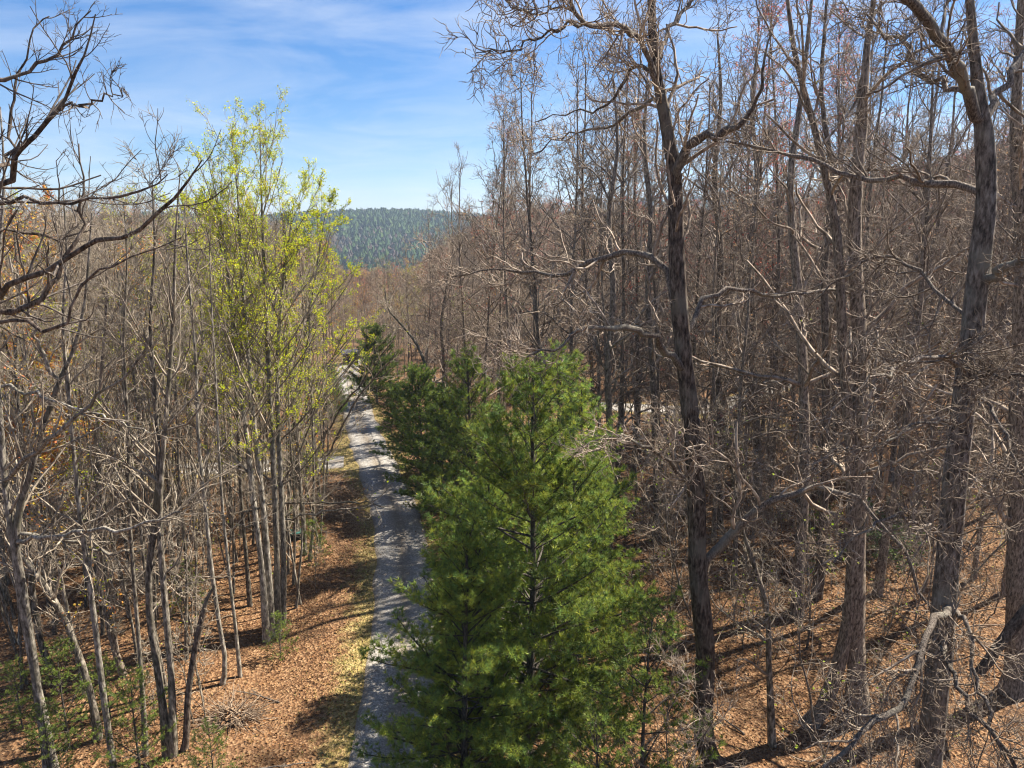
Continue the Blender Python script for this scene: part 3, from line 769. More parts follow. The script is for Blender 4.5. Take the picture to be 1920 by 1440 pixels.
slim_tree("pale forked maple at the left edge with long low branches", 17.5,
    [[(86, 1405, 11), (60, 1225, 10), (42, 1100, 9.5), (30, 1020, 9), (35, 960, 8.5), (58, 885, 8), (76, 812, 7.5), (95, 760, 7), (112, 712, 6), (140, 650, 5), (155, 590, 4), (166, 490, 3), (172, 400, 2)],
     [(95, 1405, 9), (52, 1200, 8.5), (22, 1000, 8), (8, 900, 7.5), (2, 800, 7), (-8, 650, 6), (-2, 480, 5), (8, 330, 3.5), (0, 200, 2)]],
    [[(110, 712, 5), (82, 672, 4.5, -.3), (66, 620, 4, -.5), (48, 560, 3.5, -.8), (20, 490, 2.5, -1)],
     [(30, 1015, 6), (90, 1008, 5.5, -.5), (160, 997, 5, -1), (220, 992, 4.5, -1.4), (300, 974, 3.6, -1.8), (345, 958, 2.5, -2)],
     [(40, 1000, 5), (120, 1012, 4.5, .3), (170, 1030, 4, .5), (215, 1038, 3.5, .7), (265, 1030, 2, .9)],
     [(10, 900, 6), (58, 852, 5.8, -1), (100, 820, 5.5, -1.4), (150, 772, 5, -1.8), (200, 728, 4.2, -2.1), (242, 690, 3.5, -2.3), (276, 625, 2, -2.5)],
     [(4, 725, 4), (58, 740, 4, -.5), (105, 756, 3.6, -.8), (168, 770, 3.2, -1), (200, 788, 3, -1.2), (245, 802, 2.4, -1.4), (305, 812, 1.5, -1.6)]], 401, bark='pale_bark', n1=12)
slim_tree("grey leaning maple stem that slants up to the left behind the forked maple", 19, [(192, 1440, 9), (172, 1310, 8.5), (142, 1212, 8), (112, 1142, 7.5), (75, 1085, 7), (40, 1040, 6), (10, 990, 5), (-30, 900, 4), (-50, 780, 2)], (), 402)
slim_tree("straight mottled grey maple between the leaning stem and the dark twins", 17.6, [(218, 1470, 9), (212, 1430, 8.5), (192, 1290, 8), (178, 1170, 7.5), (166, 1080, 7), (152, 980, 6.5), (140, 860, 6), (128, 740, 5), (118, 600, 4), (125, 470, 3), (118, 350, 2)], (), 403, bark='pale_bark')
slim_tree("brown slender stem rooted in the low pine greenery at left", 22.5, [(108, 1312, 8), (82, 1222, 8), (62, 1112, 7.5), (52, 1000, 7), (44, 860, 6), (30, 700, 5), (34, 520, 4), (20, 380, 2)], (), 404)
slim_tree("crooked brown maple with a broken side stem in front of the leaf clearing", 22, [[(240, 1305, 7.5), (216, 1222, 7.5), (200, 1150, 7), (186, 1085, 6.5), (190, 980, 6), (180, 850, 5.5), (190, 700, 4.5), (200, 560, 3.5), (196, 430, 2)],
     [(236, 1300, 5), (224, 1240, 5), (214, 1180, 4.5), (208, 1120, 3)]], (), 405, bark='wood_bark')
slim_tree("thin straight grey pole to the left of the dark twin trunks", 18.2, [(276, 1445, 5.5), (264, 1250, 5.5), (252, 1100, 5), (243, 970, 4.8), (240, 800, 4.2), (232, 640, 3.5), (238, 480, 2.5), (232, 380, 1.5)], (), 406)
slim_tree("twin dark and grey trunks rising side by side at lower left", 18.0,
    [[(318, 1455, 10), (306, 1330, 10), (292, 1230, 9.5), (281, 1160, 9), (279, 1080, 9), (290, 980, 8.5), (297, 880, 7), (290, 740, 6), (282, 600, 5), (290, 460, 3.5), (285, 340, 2)],
     [(326, 1440, 9), (322, 1290, 8.5), (312, 1160, 8.5), (303, 1050, 8), (299, 960, 8), (306, 840, 7), (318, 700, 6), (326, 560, 5), (330, 430, 3), (338, 320, 1.5)]], (), 407, bark='grey_bark')
slim_tree("dark leaning snag with a broken top just right of the twin trunks", 18.2, [(346, 1450, 9), (348, 1390, 9), (352, 1310, 8.5), (364, 1225, 8), (378, 1160, 7.5), (392, 1115, 5), (402, 1100, 2)], (), 408, bark='oak_bark', t0=0.5, n1=3, lr=0.12)
slim_tree("pale slender maple leaning left of the fallen stump clump", 21.5, [(416, 1315, 6), (422, 1255, 6), (410, 1165, 5.8), (396, 1060, 5.5), (386, 960, 5), (372, 820, 4.5), (366, 660, 4), (352, 500, 3), (346, 380, 1.8)], (), 409, bark='pale_bark')
slim_tree("thin pale maple sapling with its foot in a mossy stump", 22, [(454, 1312, 4.5), (444, 1200, 4.5), (430, 1080, 4.2), (418, 960, 4), (410, 840, 3.6), (404, 700, 3), (396, 560, 2.2), (392, 440, 1.4)], (), 410, bark='pale_bark')
slim_tree("bent dark maple with a low side branch in the leaf clearing", 24, [(236, 1275, 5), (222, 1230, 5), (205, 1190, 5), (196, 1120, 4.5), (186, 1040, 4.5), (190, 900, 4), (180, 740, 3), (186, 600, 2)], (), 411, bark='wood_bark')
slim_tree("grey stem standing against the small bright pine by the road verge", 31, [(572, 1075, 6), (570, 1000, 5.8), (560, 880, 5.5), (548, 740, 5), (540, 600, 4), (534, 470, 2.5), (530, 380, 1.5)], (), 412)
slim_tree("thin white pole beside the small bright pine by the road verge", 30.5, [(580, 1085, 3.5), (586, 1000, 3.4), (588, 900, 3.2), (586, 780, 3), (580, 640, 2.4), (582, 500, 1.5)], (), 413, bark='pale_bark')
slim_tree("dark slim trunk nearest the road on its left side", 36, [(602, 1000, 5.5), (598, 920, 5.5), (590, 840, 5.2), (582, 740, 5), (574, 640, 4), (566, 540, 3), (560, 450, 1.6)], [[(596, 900, 3), (640, 800, 2.6, -1), (700, 710, 2, -1.6), (740, 670, 1.3, -2)], [(590, 850, 3), (640, 770, 2.4, -.5), (690, 700, 1.8, -1), (735, 640, 1.2, -1.4)]], 414, bark='wood_bark', leaf=('yellow', 0.15, 0.09))
slim_tree("bare maple whose lowest branch hangs pale leaves over the gravel road", 27, [(470, 1150, 5), (462, 1050, 5), (452, 930, 4.5), (446, 800, 4), (440, 660, 3), (436, 520, 2)],
    [[(455, 990, 3), (520, 975, 2.8, -.5), (580, 965, 2.6, -.8), (640, 955, 2.2, -1), (700, 945, 1.5, -1.2)], [(452, 960, 3), (520, 945, 2.8, -.2), (600, 942, 2.4, -.3), (660, 943, 2, -.5), (720, 946, 1.3, -.7)]], 415, leaf=('yellow', 0.10, 0.09))

# --- tulip poplars in fresh leaf
tul_lv = [dict(n=32, t0=0.36, ang=(66, 26), lr=0.42, rmin=0.011, K=9, S=4, wig=0.08, up=0.085, rk=0.42, taper=0.72),
          dict(n=8, t0=0.15, ang=(46, 32), lr=0.42, rmin=0.0075, K=5, S=3, wig=0.13, up=0.11),
          dict(n=4.5, t0=0.15, ang=(44, 32), lr=0.5, rmin=0.006, K=3, S=3, wig=0.17, up=0.12, lmin=0.28)]
def tulip(label, Y, pts, seed, leaf=('yellow', 11.0, 0.044)):
    return slim_tree(label, Y, pts, (), seed, bark='pale_bark', leaf=leaf, name="tulip_tree", lvl=tul_lv)
tulip("leftmost pale stem of the tulip tree clump, leaning left with fresh yellow-green leaves", 24.5, [(500, 1212, 7.5), (490, 1060, 7.2), (474, 930, 7), (460, 800, 6.5), (442, 660, 6), (428, 520, 5), (414, 420, 3.5), (404, 365, 2), (396, 325, 1.2)], 501)
tulip("second pale stem of the tulip tree clump, topped with a narrow yellow-green crown", 24.8, [(510, 1212, 8), (502, 1050, 7.6), (488, 900, 7.2), (472, 750, 6.6), (458, 580, 5.6), (450, 450, 4), (446, 370, 2.4), (442, 315, 1.2)], 502)
tulip("tallest stem of the tulip tree clump, its sparse tip standing highest against the sky", 25.2, [(522, 1208, 8), (519, 1050, 7.6), (514, 900, 7.2), (506, 750, 6.8), (500, 600, 6), (494, 470, 4.6), (490, 360, 2.8), (488, 282, 1.2)], 503)
tulip("rightmost stem of the tulip tree clump, arching right with dense yellow-green leaves", 25.6, [(530, 1210, 7.5), (532, 1060, 7.2), (526, 900, 6.8), (520, 750, 6.2), (524, 600, 5.4), (536, 490, 4), (546, 420, 2.4), (552, 370, 1.2)], 504)
tulip("bushy tulip tree right of the clump spreading yellow leaves toward the road", 33, [(556, 1035, 6), (556, 900, 5.8), (560, 760, 5.4), (572, 640, 4.6), (588, 540, 3.4), (602, 450, 2.2), (610, 400, 1.2)], 505, leaf=('yellow', 13.0, 0.06))

tulip("yellow-leaved tulip tree left of the clump with a low broad crown", 30, [(392, 1050, 5), (388, 900, 4.6), (384, 740, 4.2), (378, 600, 3.5), (370, 460, 2.4), (366, 370, 1.2)], 506, leaf=('yellow', 7.0, 0.055))
tulip("slender tulip tree just behind the clump, yellow leaves against the far ridge", 34, [(452, 1010, 4.5), (450, 850, 4.2), (446, 700, 3.8), (440, 560, 3), (444, 440, 2), (446, 380, 1)], 507, leaf=('yellow', 8.0, 0.06))

# --- the tree outside the left edge that reaches in with bare limbs
traced_tree("oak_tree", "bare dark limbs reaching in from a tree beyond the left edge", "tree", 12.5,
    [(-150, 1500, 22), (-150, 1100, 20), (-148, 800, 18), (-140, 600, 16), (-130, 450, 13), (-128, 300, 10), (-120, 120, 7), (-110, -60, 4)],
    [[(-138, 470, 9), (-70, 390, 8.5, -.2), (0, 335, 8, -.4), (42, 288, 7, -.6), (75, 245, 6, -.7), (112, 208, 5, -.8), (140, 150, 4, -.9), (160, 95, 3, -1), (172, 25, 1.5, -1.1)],
     [(115, 206, 3.4, -.8), (155, 196, 3, -1), (195, 180, 2.4, -1.2), (238, 165, 1.2, -1.4)],
     [(-130, 220, 6), (-60, 165, 5.5, .2), (0, 145, 5, .3), (58, 132, 4.5, .4), (100, 105, 3.5, .5), (140, 55, 2.5, .6), (165, 10, 1.2, .7)],
     [(-60, 330, 6), (0, 310, 5.5, .5), (28, 285, 4.5, .7), (18, 215, 3.6, .8), (32, 160, 3, .9), (60, 80, 2.2, 1), (90, 20, 1.4, 1.1)],
     [(-142, 660, 10), (-60, 590, 9.5, -.3), (0, 548, 9, -.5), (60, 518, 8.5, -.7), (110, 497, 8, -.9), (150, 478, 7.5, -1), (200, 445, 6, -1.2), (250, 438, 5.5, -1.4), (290, 402, 5, -1.6), (330, 368, 4, -1.8), (355, 338, 3, -1.9), (378, 298, 1.5, -2)],
     [(-142, 640, 9), (-40, 590, 8.5, .3), (40, 578, 8, .4), (85, 556, 7.5, .5), (112, 520, 7, .6), (130, 482, 6, .7), (150, 430, 4.5, .8), (154, 345, 3, .9), (150, 270, 1.5, 1)],
     [(-134, 400, 6), (-40, 382, 5.5, -.8), (60, 376, 5, -1.1), (105, 380, 4.6, -1.3), (165, 370, 4, -1.5), (225, 364, 3.4, -1.7), (282, 350, 2.6, -1.9), (322, 320, 1.4, -2)],
     [(-138, 440, 5), (-40, 430, 4.5, .8), (10, 433, 4, 1), (60, 440, 3.6, 1.2), (120, 449, 3, 1.4), (168, 430, 1.6, 1.6)],
     [(-142, 620, 6), (0, 600, 5.5, -1.2), (120, 600, 5, -1.5), (180, 510, 3, -1.6), (250, 490, 2.4, -1.8), (330, 450, 1.5, -2)]],
    bark='oak_bark', limb_bark='oak_bark', limb_lv=EDGE_LIMB, twig='twig_dark', seed=601)

# ------------------------------------------------------------------ pines
PINE_C = np.array([(0.17, 0.22, 0.035), (0.20, 0.25, 0.04), (0.13, 0.20, 0.05), (0.23, 0.25, 0.035), (0.11, 0.17, 0.045)])
PINE_D = np.array([(0.125, 0.175, 0.032), (0.155, 0.195, 0.032), (0.10, 0.15, 0.042)])
PINE_Y = np.array([(0.15, 0.20, 0.035), (0.18, 0.21, 0.04), (0.11, 0.17, 0.04)])
def pine_meshes(name, seed, H, rad, whorl, nb, sec, tuft, nneed, nl, nw, cols, bare=0.1, droop=0.0):
    r = np.random.default_rng(seed)
    P, Rr = trunk_path(r, H, 0.013 * H, 14, 0.012)
    tg = Geo(); tubes(tg, P, Rr, 8, r)
    zs = np.arange(bare * H, H * 0.985, whorl)
    st, D, L = [], [], []
    for z in zs:
        t = z / H
        lz = rad * (1 - t) ** 0.52 * (0.45 + 0.55 * min(1, (t + 0.12) / 0.3)) + 0.12
        k = max(3, r.poisson(nb)); a0 = r.random() * 6.28
        for j in range(k):
            a = a0 + j / k * 6.283 + r.normal() * 0.2
            el = R(8 + 48 * t ** 1.3 + r.normal() * 7 - droop)
            D.append((math.cos(a) * math.cos(el), math.sin(a) * math.cos(el), math.sin(el)))
            c = np.interp(z, P[0, :, 2], np.arange(15)); i = int(min(c, 13)); f = c - i
            st.append(P[0, i] * (1 - f) + P[0, i + 1] * f); L.append(lz * r.uniform(0.5, 1.3))
    st, D, L = np.array(st), np.array(D), np.array(L)
    B, Br = grow(r, st, D, L, np.clip(L * 0.011, 0.006, 0.05), 7, 0.05, 0.035, tip=0.25)
    bg = Geo(); tubes(bg, B, Br, 4, r)
    # side shoots, mostly sideways
    cnt = np.maximum(2, (L * sec).astype(int)); idx = np.repeat(np.arange(len(L)), cnt); m = len(idx)
    t = r.uniform(0.16, 1.0, m) ** 0.8; f = t * 7; i0 = np.minimum(f.astype(int), 6); fr = (f - i0)[:, None]
    p = B[idx, i0] * (1 - fr) + B[idx, i0 + 1] * fr; T = nrm(B[idx, i0 + 1] - B[idx, i0])
    side = nrm(np.cross(T, np.array([0, 0, 1.0]))) * np.where(r.random(m) < 0.5, -1, 1)[:, None]
    d = nrm(T * r.uniform(0.5, 1.0, m)[:, None] + side * r.uniform(0.3, 1.0, m)[:, None] + np.array([0, 0, 1.0]) * r.uniform(-0.1, 0.55, m)[:, None])
    l2 = (0.12 + 0.34 * L[idx] * (1 - t * 0.75)) * r.uniform(0.5, 1.1, m); l2 = np.clip(l2, 0.1, 0.9)
    S2, S2r = grow(r, p, d, l2, np.full(m, 0.006), 3, 0.08, 0.10, tip=0.5)
    tubes(bg, S2, S2r, 3, r)
    # tufts of needles along the outer part of the shoots
    k = np.maximum(1, (l2 * tuft).astype(int)); ix = np.repeat(np.arange(m), k); q = len(ix)
    tt = 1 - r.random(q) ** 1.3 * 0.75; f = tt * 3; i0 = np.minimum(f.astype(int), 2); fr = (f - i0)[:, None]
    c = S2[ix, i0] * (1 - fr) + S2[ix, i0 + 1] * fr; T = nrm(S2[ix, i0 + 1] - S2[ix, i0])
    # leaders of the branches too
    c = np.concatenate([c, B[:, -1], B[:, -2]]); T = np.concatenate([T, nrm(B[:, -1] - B[:, -2]), nrm(B[:, -1] - B[:, -2])]); q = len(c)
    c = np.concatenate([c, P[:, -1], P[:, -1] - [[0, 0, 0.15]]]); T = np.concatenate([T, [[0, 0, 1.0]], [[0, 0, 1.0]]]); q = len(c)
    tc_ = cols[r.integers(0, len(cols), q)] * r.uniform(0.6, 1.4, (q, 1))
    c = np.repeat(c, nneed, 0); T = np.repeat(T, nneed, 0); C = np.repeat(tc_, nneed, 0); n = len(c)
    u = r.normal(size=(n, 3)); u = nrm(u - (u * T).sum(1, keepdims=True) * T)
    sp = r.uniform(0.35, 1.15, n)[:, None]
    dd = nrm(T * np.cos(sp) + u * np.sin(sp) + np.array([0, 0, -0.06]))
    ln = nl * r.uniform(0.7, 1.2, n)[:, None]
    w = nrm(np.cross(dd, r.normal(size=(n, 3)))) * nw
    V = np.stack([c - w, c + w, c + dd * ln], 1).reshape(-1, 3)
    ng = Geo(); ng.add(V, F3=np.arange(n * 3).reshape(-1, 3), C=np.repeat(C, 3, 0))
    STATS[name] = tg.tris() + bg.tris() + ng.tris()
    return tg.mesh(name + "_trunk", M['pine_bark']), bg.mesh(name + "_branches", M['pine_bark']), ng.mesh(name + "_needles", M['needles'], smooth=False)
def pine(meshes, px, Y, label, sc=1.0, rz=0.0, group=None, ypx=1000, name="pine_tree", cat="tree"):
    x = at_y(px, ypx, Y)[0]
    root = thing(name, label, cat, (x, Y, h1(x, Y)), rz, sc, group)
    for nm, me in zip(("trunk", "branches", "needles"), meshes):
        o = link(nm, me, root)
        if nm == "branches": o.name = "crown"
    return root
PM_big = pine_meshes("pine_big", 31, 11.6, 4.0, 0.40, 5.5, 12, 6.8, 15, 0.19, 0.0078, PINE_C, bare=0.02)
PM_mid = pine_meshes("pine_mid", 32, 9.5, 2.7, 0.42, 5.5, 11, 8, 11, 0.17, 0.010, PINE_C, bare=0.04)
PM_dark = pine_meshes("pine_dark", 33, 6.0, 2.7, 0.30, 6.5, 13, 8, 10, 0.15, 0.015, PINE_D, bare=0.02)
PM_small = pine_meshes("pine_small", 34, 2.4, 0.85, 0.24, 4.5, 10, 7, 13, 0.12, 0.006, PINE_Y, bare=0.06)
PM_thin = pine_meshes("pine_thin", 35, 5.2, 2.0, 0.38, 5, 9, 7, 13, 0.13, 0.008, PINE_Y, bare=0.04)
pine(PM_big, 990, 18.0, "big bright green white pine filling the middle foreground beside the gravel road", ypx=1400)
pine(PM_big, 872, 15.6, "dark bushy white pine at the bottom edge overhanging the gravel road", sc=0.72, rz=2.1, ypx=1500)
pine(PM_big, 1078, 21.0, "broad soft white pine merging into the right side of the big bright pine", sc=0.72, rz=4.1, ypx=1300)
pine(PM_big, 925, 22.5, "broad soft white pine merging into the left side of the big bright pine", sc=0.66, rz=5.2, ypx=1250)
pine(PM_mid, 1092, 25.5, "white pine standing close behind the right shoulder of the big pine", sc=0.98, rz=1.0, ypx=1200)
pine(PM_mid, 886, 31.5, "tall narrow pine behind the big pine with its tip clear of the others", sc=1.04, rz=2.0, ypx=1000)
pine(PM_mid, 1036, 28.5, "thin pine tip showing between bare branches behind the big pine", sc=1.10, rz=3.3, ypx=1000)
pine(PM_dark, 842, 36.5, "dark green pine at the road's right verge, nearest of the roadside row", sc=1.12, rz=0.4, ypx=920)
pine(PM_dark, 792, 43, "dark green pine in the middle of the roadside row", sc=1.12, rz=1.9, ypx=850)
pine(PM_dark, 708, 62, "last pine of the roadside row where the road bends away", sc=1.15, rz=2.9, ypx=760)
pine(PM_dark, 742, 54, "yellowish low pine before the last roadside pine", sc=0.55, rz=0.9, ypx=780)
pine(PM_dark, 622, 58, "small green pine on the left verge opposite the roadside row", sc=0.72, rz=4.0, ypx=780)
pine(PM_thin, 1205, 15.6, "sparse yellow-green pine below the tall dark oak", sc=1.15, rz=0.3, ypx=1400)
pine(PM_thin, 1120, 14.2, "sparse yellow-green pine at the bottom edge right of the dark bushy pine", sc=0.85, rz=2.4, ypx=1500)
pine(PM_small, 524, 23.3, "small pine seedling at the foot of the tulip tree clump", sc=0.7, rz=0.2, ypx=1210)
pine(PM_small, 592, 30.2, "bright small pine by the left road verge", sc=0.85, rz=1.2, ypx=1080)
pine(PM_small, 556, 33.5, "dull small pine under the slim trunks left of the road", sc=0.8, rz=2.2, ypx=1050)
pine(PM_thin, 130, 18.6, "broad low pine thicket around the leaning grey maples at lower left", sc=0.66, rz=1.0, ypx=1400)
pine(PM_thin, 215, 20.0, "low pine greenery behind the mottled grey maple", sc=0.42, rz=3.0, ypx=1400)
pine(PM_thin, 262, 17.4, "bushy low pine between the leaning grey maple and the dark twin trunks", sc=0.6, rz=0.6, ypx=1440)
pine(PM_thin, 95, 16.6, "bushy low pine at the very bottom left beside the forked pale maple", sc=0.55, rz=1.6, ypx=1440)
pine(PM_thin, 400, 16.3, "bushy low pine at the bottom edge right of the dark broken snag", sc=0.42, rz=2.6, ypx=1440)
pine(PM_thin, 40, 19.4, "low pine greenery at the lower left edge", sc=0.45, rz=5.0, ypx=1350)
pine(PM_small, 362, 26, "thin pine seedling in the shaded leaf clearing", sc=0.9, rz=4.1, ypx=1150)
pine(PM_thin, 1535, 29.5, "faint green pine behind the close pair of dark oaks", sc=0.6, rz=1.4, ypx=1080)
pine(PM_dark, 560, 42.5, "dull green pine seen between slim trunks near the side road", sc=0.55, rz=2.3, ypx=900)
pine(PM_thin, 330, 38.0, "pale green young pine near the side road", sc=0.55, rz=2.0, ypx=950)
# broad-leaved evergreen shrub on the right slope
def laurel(px, Y, ypx, label, H, seed):
    r = np.random.default_rng(seed); x = at_y(px, ypx, Y)[0]
    root = thing("laurel_shrub", label, "shrub", (x, Y, h1(x, Y)))
    n = 9; a = r.uniform(0, 6.28, n)
    P, Rr = grow(r, np.zeros((n, 3)) + r.normal(size=(n, 3)) * [0.2, 0.2, 0], np.stack([np.cos(a) * 0.6, np.sin(a) * 0.6, np.ones(n)], 1), H * r.uniform(0.6, 1.1, n), np.full(n, 0.022), 6, 0.16, 0.03)
    g = Geo(); tubes(g, P, Rr, 5, r); g2, aP = crown_geo(r, P, Rr, [dict(n=7, t0=0.3, ang=(60, 40), lr=0.4, rmin=0.008, K=4, S=3, wig=0.2, up=0.04), dict(n=4, t0=0.3, ang=(55, 40), lr=0.5, rmin=0.006, K=3, S=3, wig=0.2, up=0.04)])
    g.add(np.concatenate(g2.V), np.concatenate(g2.F4)); link("stems", g.mesh("laurel_stems", M['twig_brown']), root).name = "crown"
    lg = leaf_geo(r, aP[-1][0], 4.5, 0.13, np.array([(0.05, 0.085, 0.03), (0.07, 0.11, 0.035), (0.10, 0.13, 0.05)]))
    link("leaves", lg.mesh("laurel_leaves", M['young_leaves']), root)
laurel(1700, 29, 950, "dark glossy evergreen shrub in the shade left of the massive grey oak", 2.6, 71)
laurel(1650, 33, 900, "smaller evergreen shrub behind the dark glossy one on the slope", 2.0, 72)

# ------------------------------------------------------------------ the rest of the near wood
VAR = {}
def variants(key, lst):
    VAR[key] = lst
hidden = (0, -300, -60)
variants('oak', [make_tree("oak_tree", 'oak', 1001 + i, "x", "tree", "x", leaf=lf, den=d) for i, (lf, d) in enumerate([(None, 1.0), (('tan', 1.0, 0.07), 0.9), (None, 1.15), (('red', 3.0, 0.065), 0.85)])])
variants('slim', [make_tree("maple_tree", 'slim', 2001 + i, "x", "tree", "x", leaf=lf, stems=st, den=d) for i, (lf, st, d) in enumerate([(None, 1, 1.0), (None, 2, 0.6), (('orange', 2.5, 0.065), 1, 1.0), (('yellow', 3.0, 0.065), 1, 0.9)])])
variants('leafy', [make_tree("leafing_tree", 'slim', 3001, "x", "tree", "x", leaf=('orange', 50.0, 0.085), Hs=1.0), make_tree("leafing_tree", 'tulip', 3002, "x", "tree", "x", leaf=('yellow', 9.0, 0.07), Hs=0.8)])
variants('under', [make_tree("understory_tree", 'under', 5001 + i, "x", "tree", "x", leaf=lf, stems=st) for i, (lf, st) in enumerate([(('green', 0.35, 0.06), 1), (None, 2), (('red', 0.03, 0.06), 1)])])
variants('sapling', [make_tree("sapling", 'sapling', 4001 + i, "x", "sapling", "x", leaf=lf, stems=st) for i, (lf, st) in enumerate([(('green', 0.15, 0.06), 1), (None, 2), (('yellow', 0.3, 0.06), 2)])])

SKY = np.array([(-600, 200), (-100, 300), (60, 345), (130, 385), (330, 388), (360, 400), (560, 430), (620, 470), (660, 505), (750, 505), (790, 430), (850, 330), (900, 270), (960, 215), (1030, 150), (1150, 60), (1300, -150), (3000, -400)])
FARSKY = np.array([(-600, 330), (130, 390), (330, 392), (560, 430), (620, 470), (660, 508), (750, 508), (800, 470), (900, 400), (1000, 375), (1150, 390), (1430, 405), (1550, 360), (1750, 295), (1950, 240), (3000, 100)])
def top_limit(x, Y, rad_px=40):
    """how high a tree here may reach so that the wood keeps the photograph's skyline"""
    p = project(np.array([x, Y, 12.0]))[0]
    tab = SKY if Y < 62 else FARSKY
    ypx = max(np.interp(q, tab[:, 0], tab[:, 1]) for q in (p - rad_px, p, p + rad_px))
    return at_y(p, ypx, Y)[2]

placed = [(o.location.x, o.location.y) for o in scene.objects if o.type == 'EMPTY' and 'label' in o and o['label'] != 'x']
def free(x, y, dmin):
    for a, b in placed:
        if (a - x) ** 2 + (b - y) ** 2 < dmin * dmin: return False
    return True
def clear_of_roads(x, y):
    d = min(path_dist(np.array([x]), np.array([y]), ROAD_S)[0], path_dist(np.array([x]), np.array([y]), LANE_S)[0] + 0.4, path_dist(np.array([x]), np.array([y]), RLANE_S)[0] + 0.4)
    return d
def ok_spot(x, y):
    if clear_of_roads(x, y) < 2.6 + 0.02 * y: return False
    px, py, dep = project(np.array([x, y, h1(x, y)]))
    if -8.5 < x < 5.5 and y < 30 and x > -7.2: return False              # the pines stand here
    if y < 36 and 600 < px < 1120: return False
    if y < 60 and 630 < px < 860 : return False
    if px > 400 and px < 640 and py > 1150: return False                 # open leafy verge
    return True
used = {k: [0] * len(v) for k, v in VAR.items()}
count = {'bare': 0, 'sapling': 0, 'leafing': 0}
def place(key, vi, x, y, sc, label, group, zs=1.0):
    src = VAR[key][vi]
    loc = (x, y, h1(x, y)); rz = random.uniform(0, 6.283)
    if used[key][vi] == 0:
        src.location = loc; src.rotation_euler = (0, 0, rz); src.scale = (sc, sc, sc * zs); src['label'] = label; src['group'] = group; o = src
    else:
        o = copy_tree(src, loc, rz, sc, label, group, zs)
    used[key][vi] += 1
    placed.append((x, y))
    return o

def zone_label(key, vi, x, y):
    if key == 'oak':
        tone = {0: "bare brown oak", 1: "oak with tan dead leaves", 2: "dense-crowned bare oak", 3: "bare oak with reddish buds"}[vi]
    elif key == 'slim':
        tone = {0: "slim bare grey maple", 1: "two-stemmed bare grey maple", 2: "slim maple with orange buds", 3: "slim maple with yellow-green buds"}[vi]
    elif key == 'under':
        tone = {0: "low tree with few green buds", 1: "forked bare low tree", 2: "low twiggy tree with reddish buds"}[vi]
    elif key == 'leafy':
        tone = {0: "orange-leaved young maple", 1: "yellow-green leafing tulip tree"}[vi]
    else:
        tone = {0: "sapling with green leaves", 1: "bare twiggy sapling", 2: "sapling with yellow leaves"}[vi]
    px = float(project(np.array([x, y, h1(x, y) + 4.0]))[0])
    row = "front" if y < 28 else "middle" if y < 37 else "back"
    if x < -4 and y < 46:
        z = "in the wood left of the gravel road"
        at = "near the left edge" if px < 150 else "around the dark twin trunks" if px < 320 else "left of the tulip clump" if px < 470 else "behind the tulip clump" if px < 570 else "between tulip clump and road"
    elif x < -10:
        z = "beyond the side road on the left"
        at = "behind the left edge limbs" if px < 200 else "left of the tulip clump" if px < 450 else "behind the tulip clump" if px < 600 else "where the road vanishes"
        row = "beyond the side road"
    elif y < 46 and x > 0:
        z = "on the leafy slope right of the pines"
        at = "between pine and tall dark oak" if px < 1270 else "right of the tall dark oak" if px < 1480 else "around the double-stemmed oak" if px < 1660 else "left of the massive grey oak" if px < 1800 else "at the right edge"
    elif x > 12:
        z = "far back on the right-hand slope"
        at = "behind the tall dark oak" if px < 1400 else "behind the double-stemmed oak" if px < 1680 else "behind the massive grey oak"
        row = "far back"
    else:
        z = "beyond the roadside pines in the middle"
        at = "above the roadside pines" if px < 950 else "behind the big pine"
        row = "far back"
    if len(row.split()) == 1: row += " row"
    return tone + ", " + row + ", " + at, ("trees " if key != 'sapling' else "saplings ") + z

def scatter(key, weights, n, xr, yr, dmin, smin, smax, tries=6000):
    done = 0
    for _ in range(tries):
        if done >= n: break
        y = math.sqrt(random.uniform(yr[0] ** 2, yr[1] ** 2)); u = random.uniform(*xr); x = u * y
        if not ok_spot(x, y) or not free(x, y, dmin): continue
        vi = random.choices(range(len(weights)), weights)[0]
        src = VAR[key][vi]
        sc = random.uniform(smin, smax)
        z = h1(x, y); lim = top_limit(x, y, 30 if key == 'slim' else 55) + random.uniform(-1.6, 0.2) - z
        if key not in ('sapling', 'under'):
            mx = lim / src['top']
            if mx < 0.42: continue
            sc = min(sc, mx)
        lab, grp = zone_label(key, vi, x, y)
        place(key, vi, x, y, sc, lab, grp); done += 1
    return done
# the orange and yellow trees beyond the left edge branches
for px, Y, vi, ytop in [(28, 27, 0, 322), (-50, 29, 0, 305), (88, 33, 0, 375), (150, 38, 0, 420), (-20, 36, 1, 330), (345, 40, 1, 400), (425, 44, 1, 405), (240, 44, 0, 430), (300, 36, 1, 470), (190, 40, 0, 425), (60, 42, 0, 385)]:
    x = at_y(px, 700, Y)[0]; z = h1(x, Y); sc = (at_y(px, ytop, Y)[2] - z) / VAR['leafy'][vi]['top']
    lab, grp = zone_label('leafy', vi, x, Y); place('leafy', vi, x, Y, sc, lab, grp)
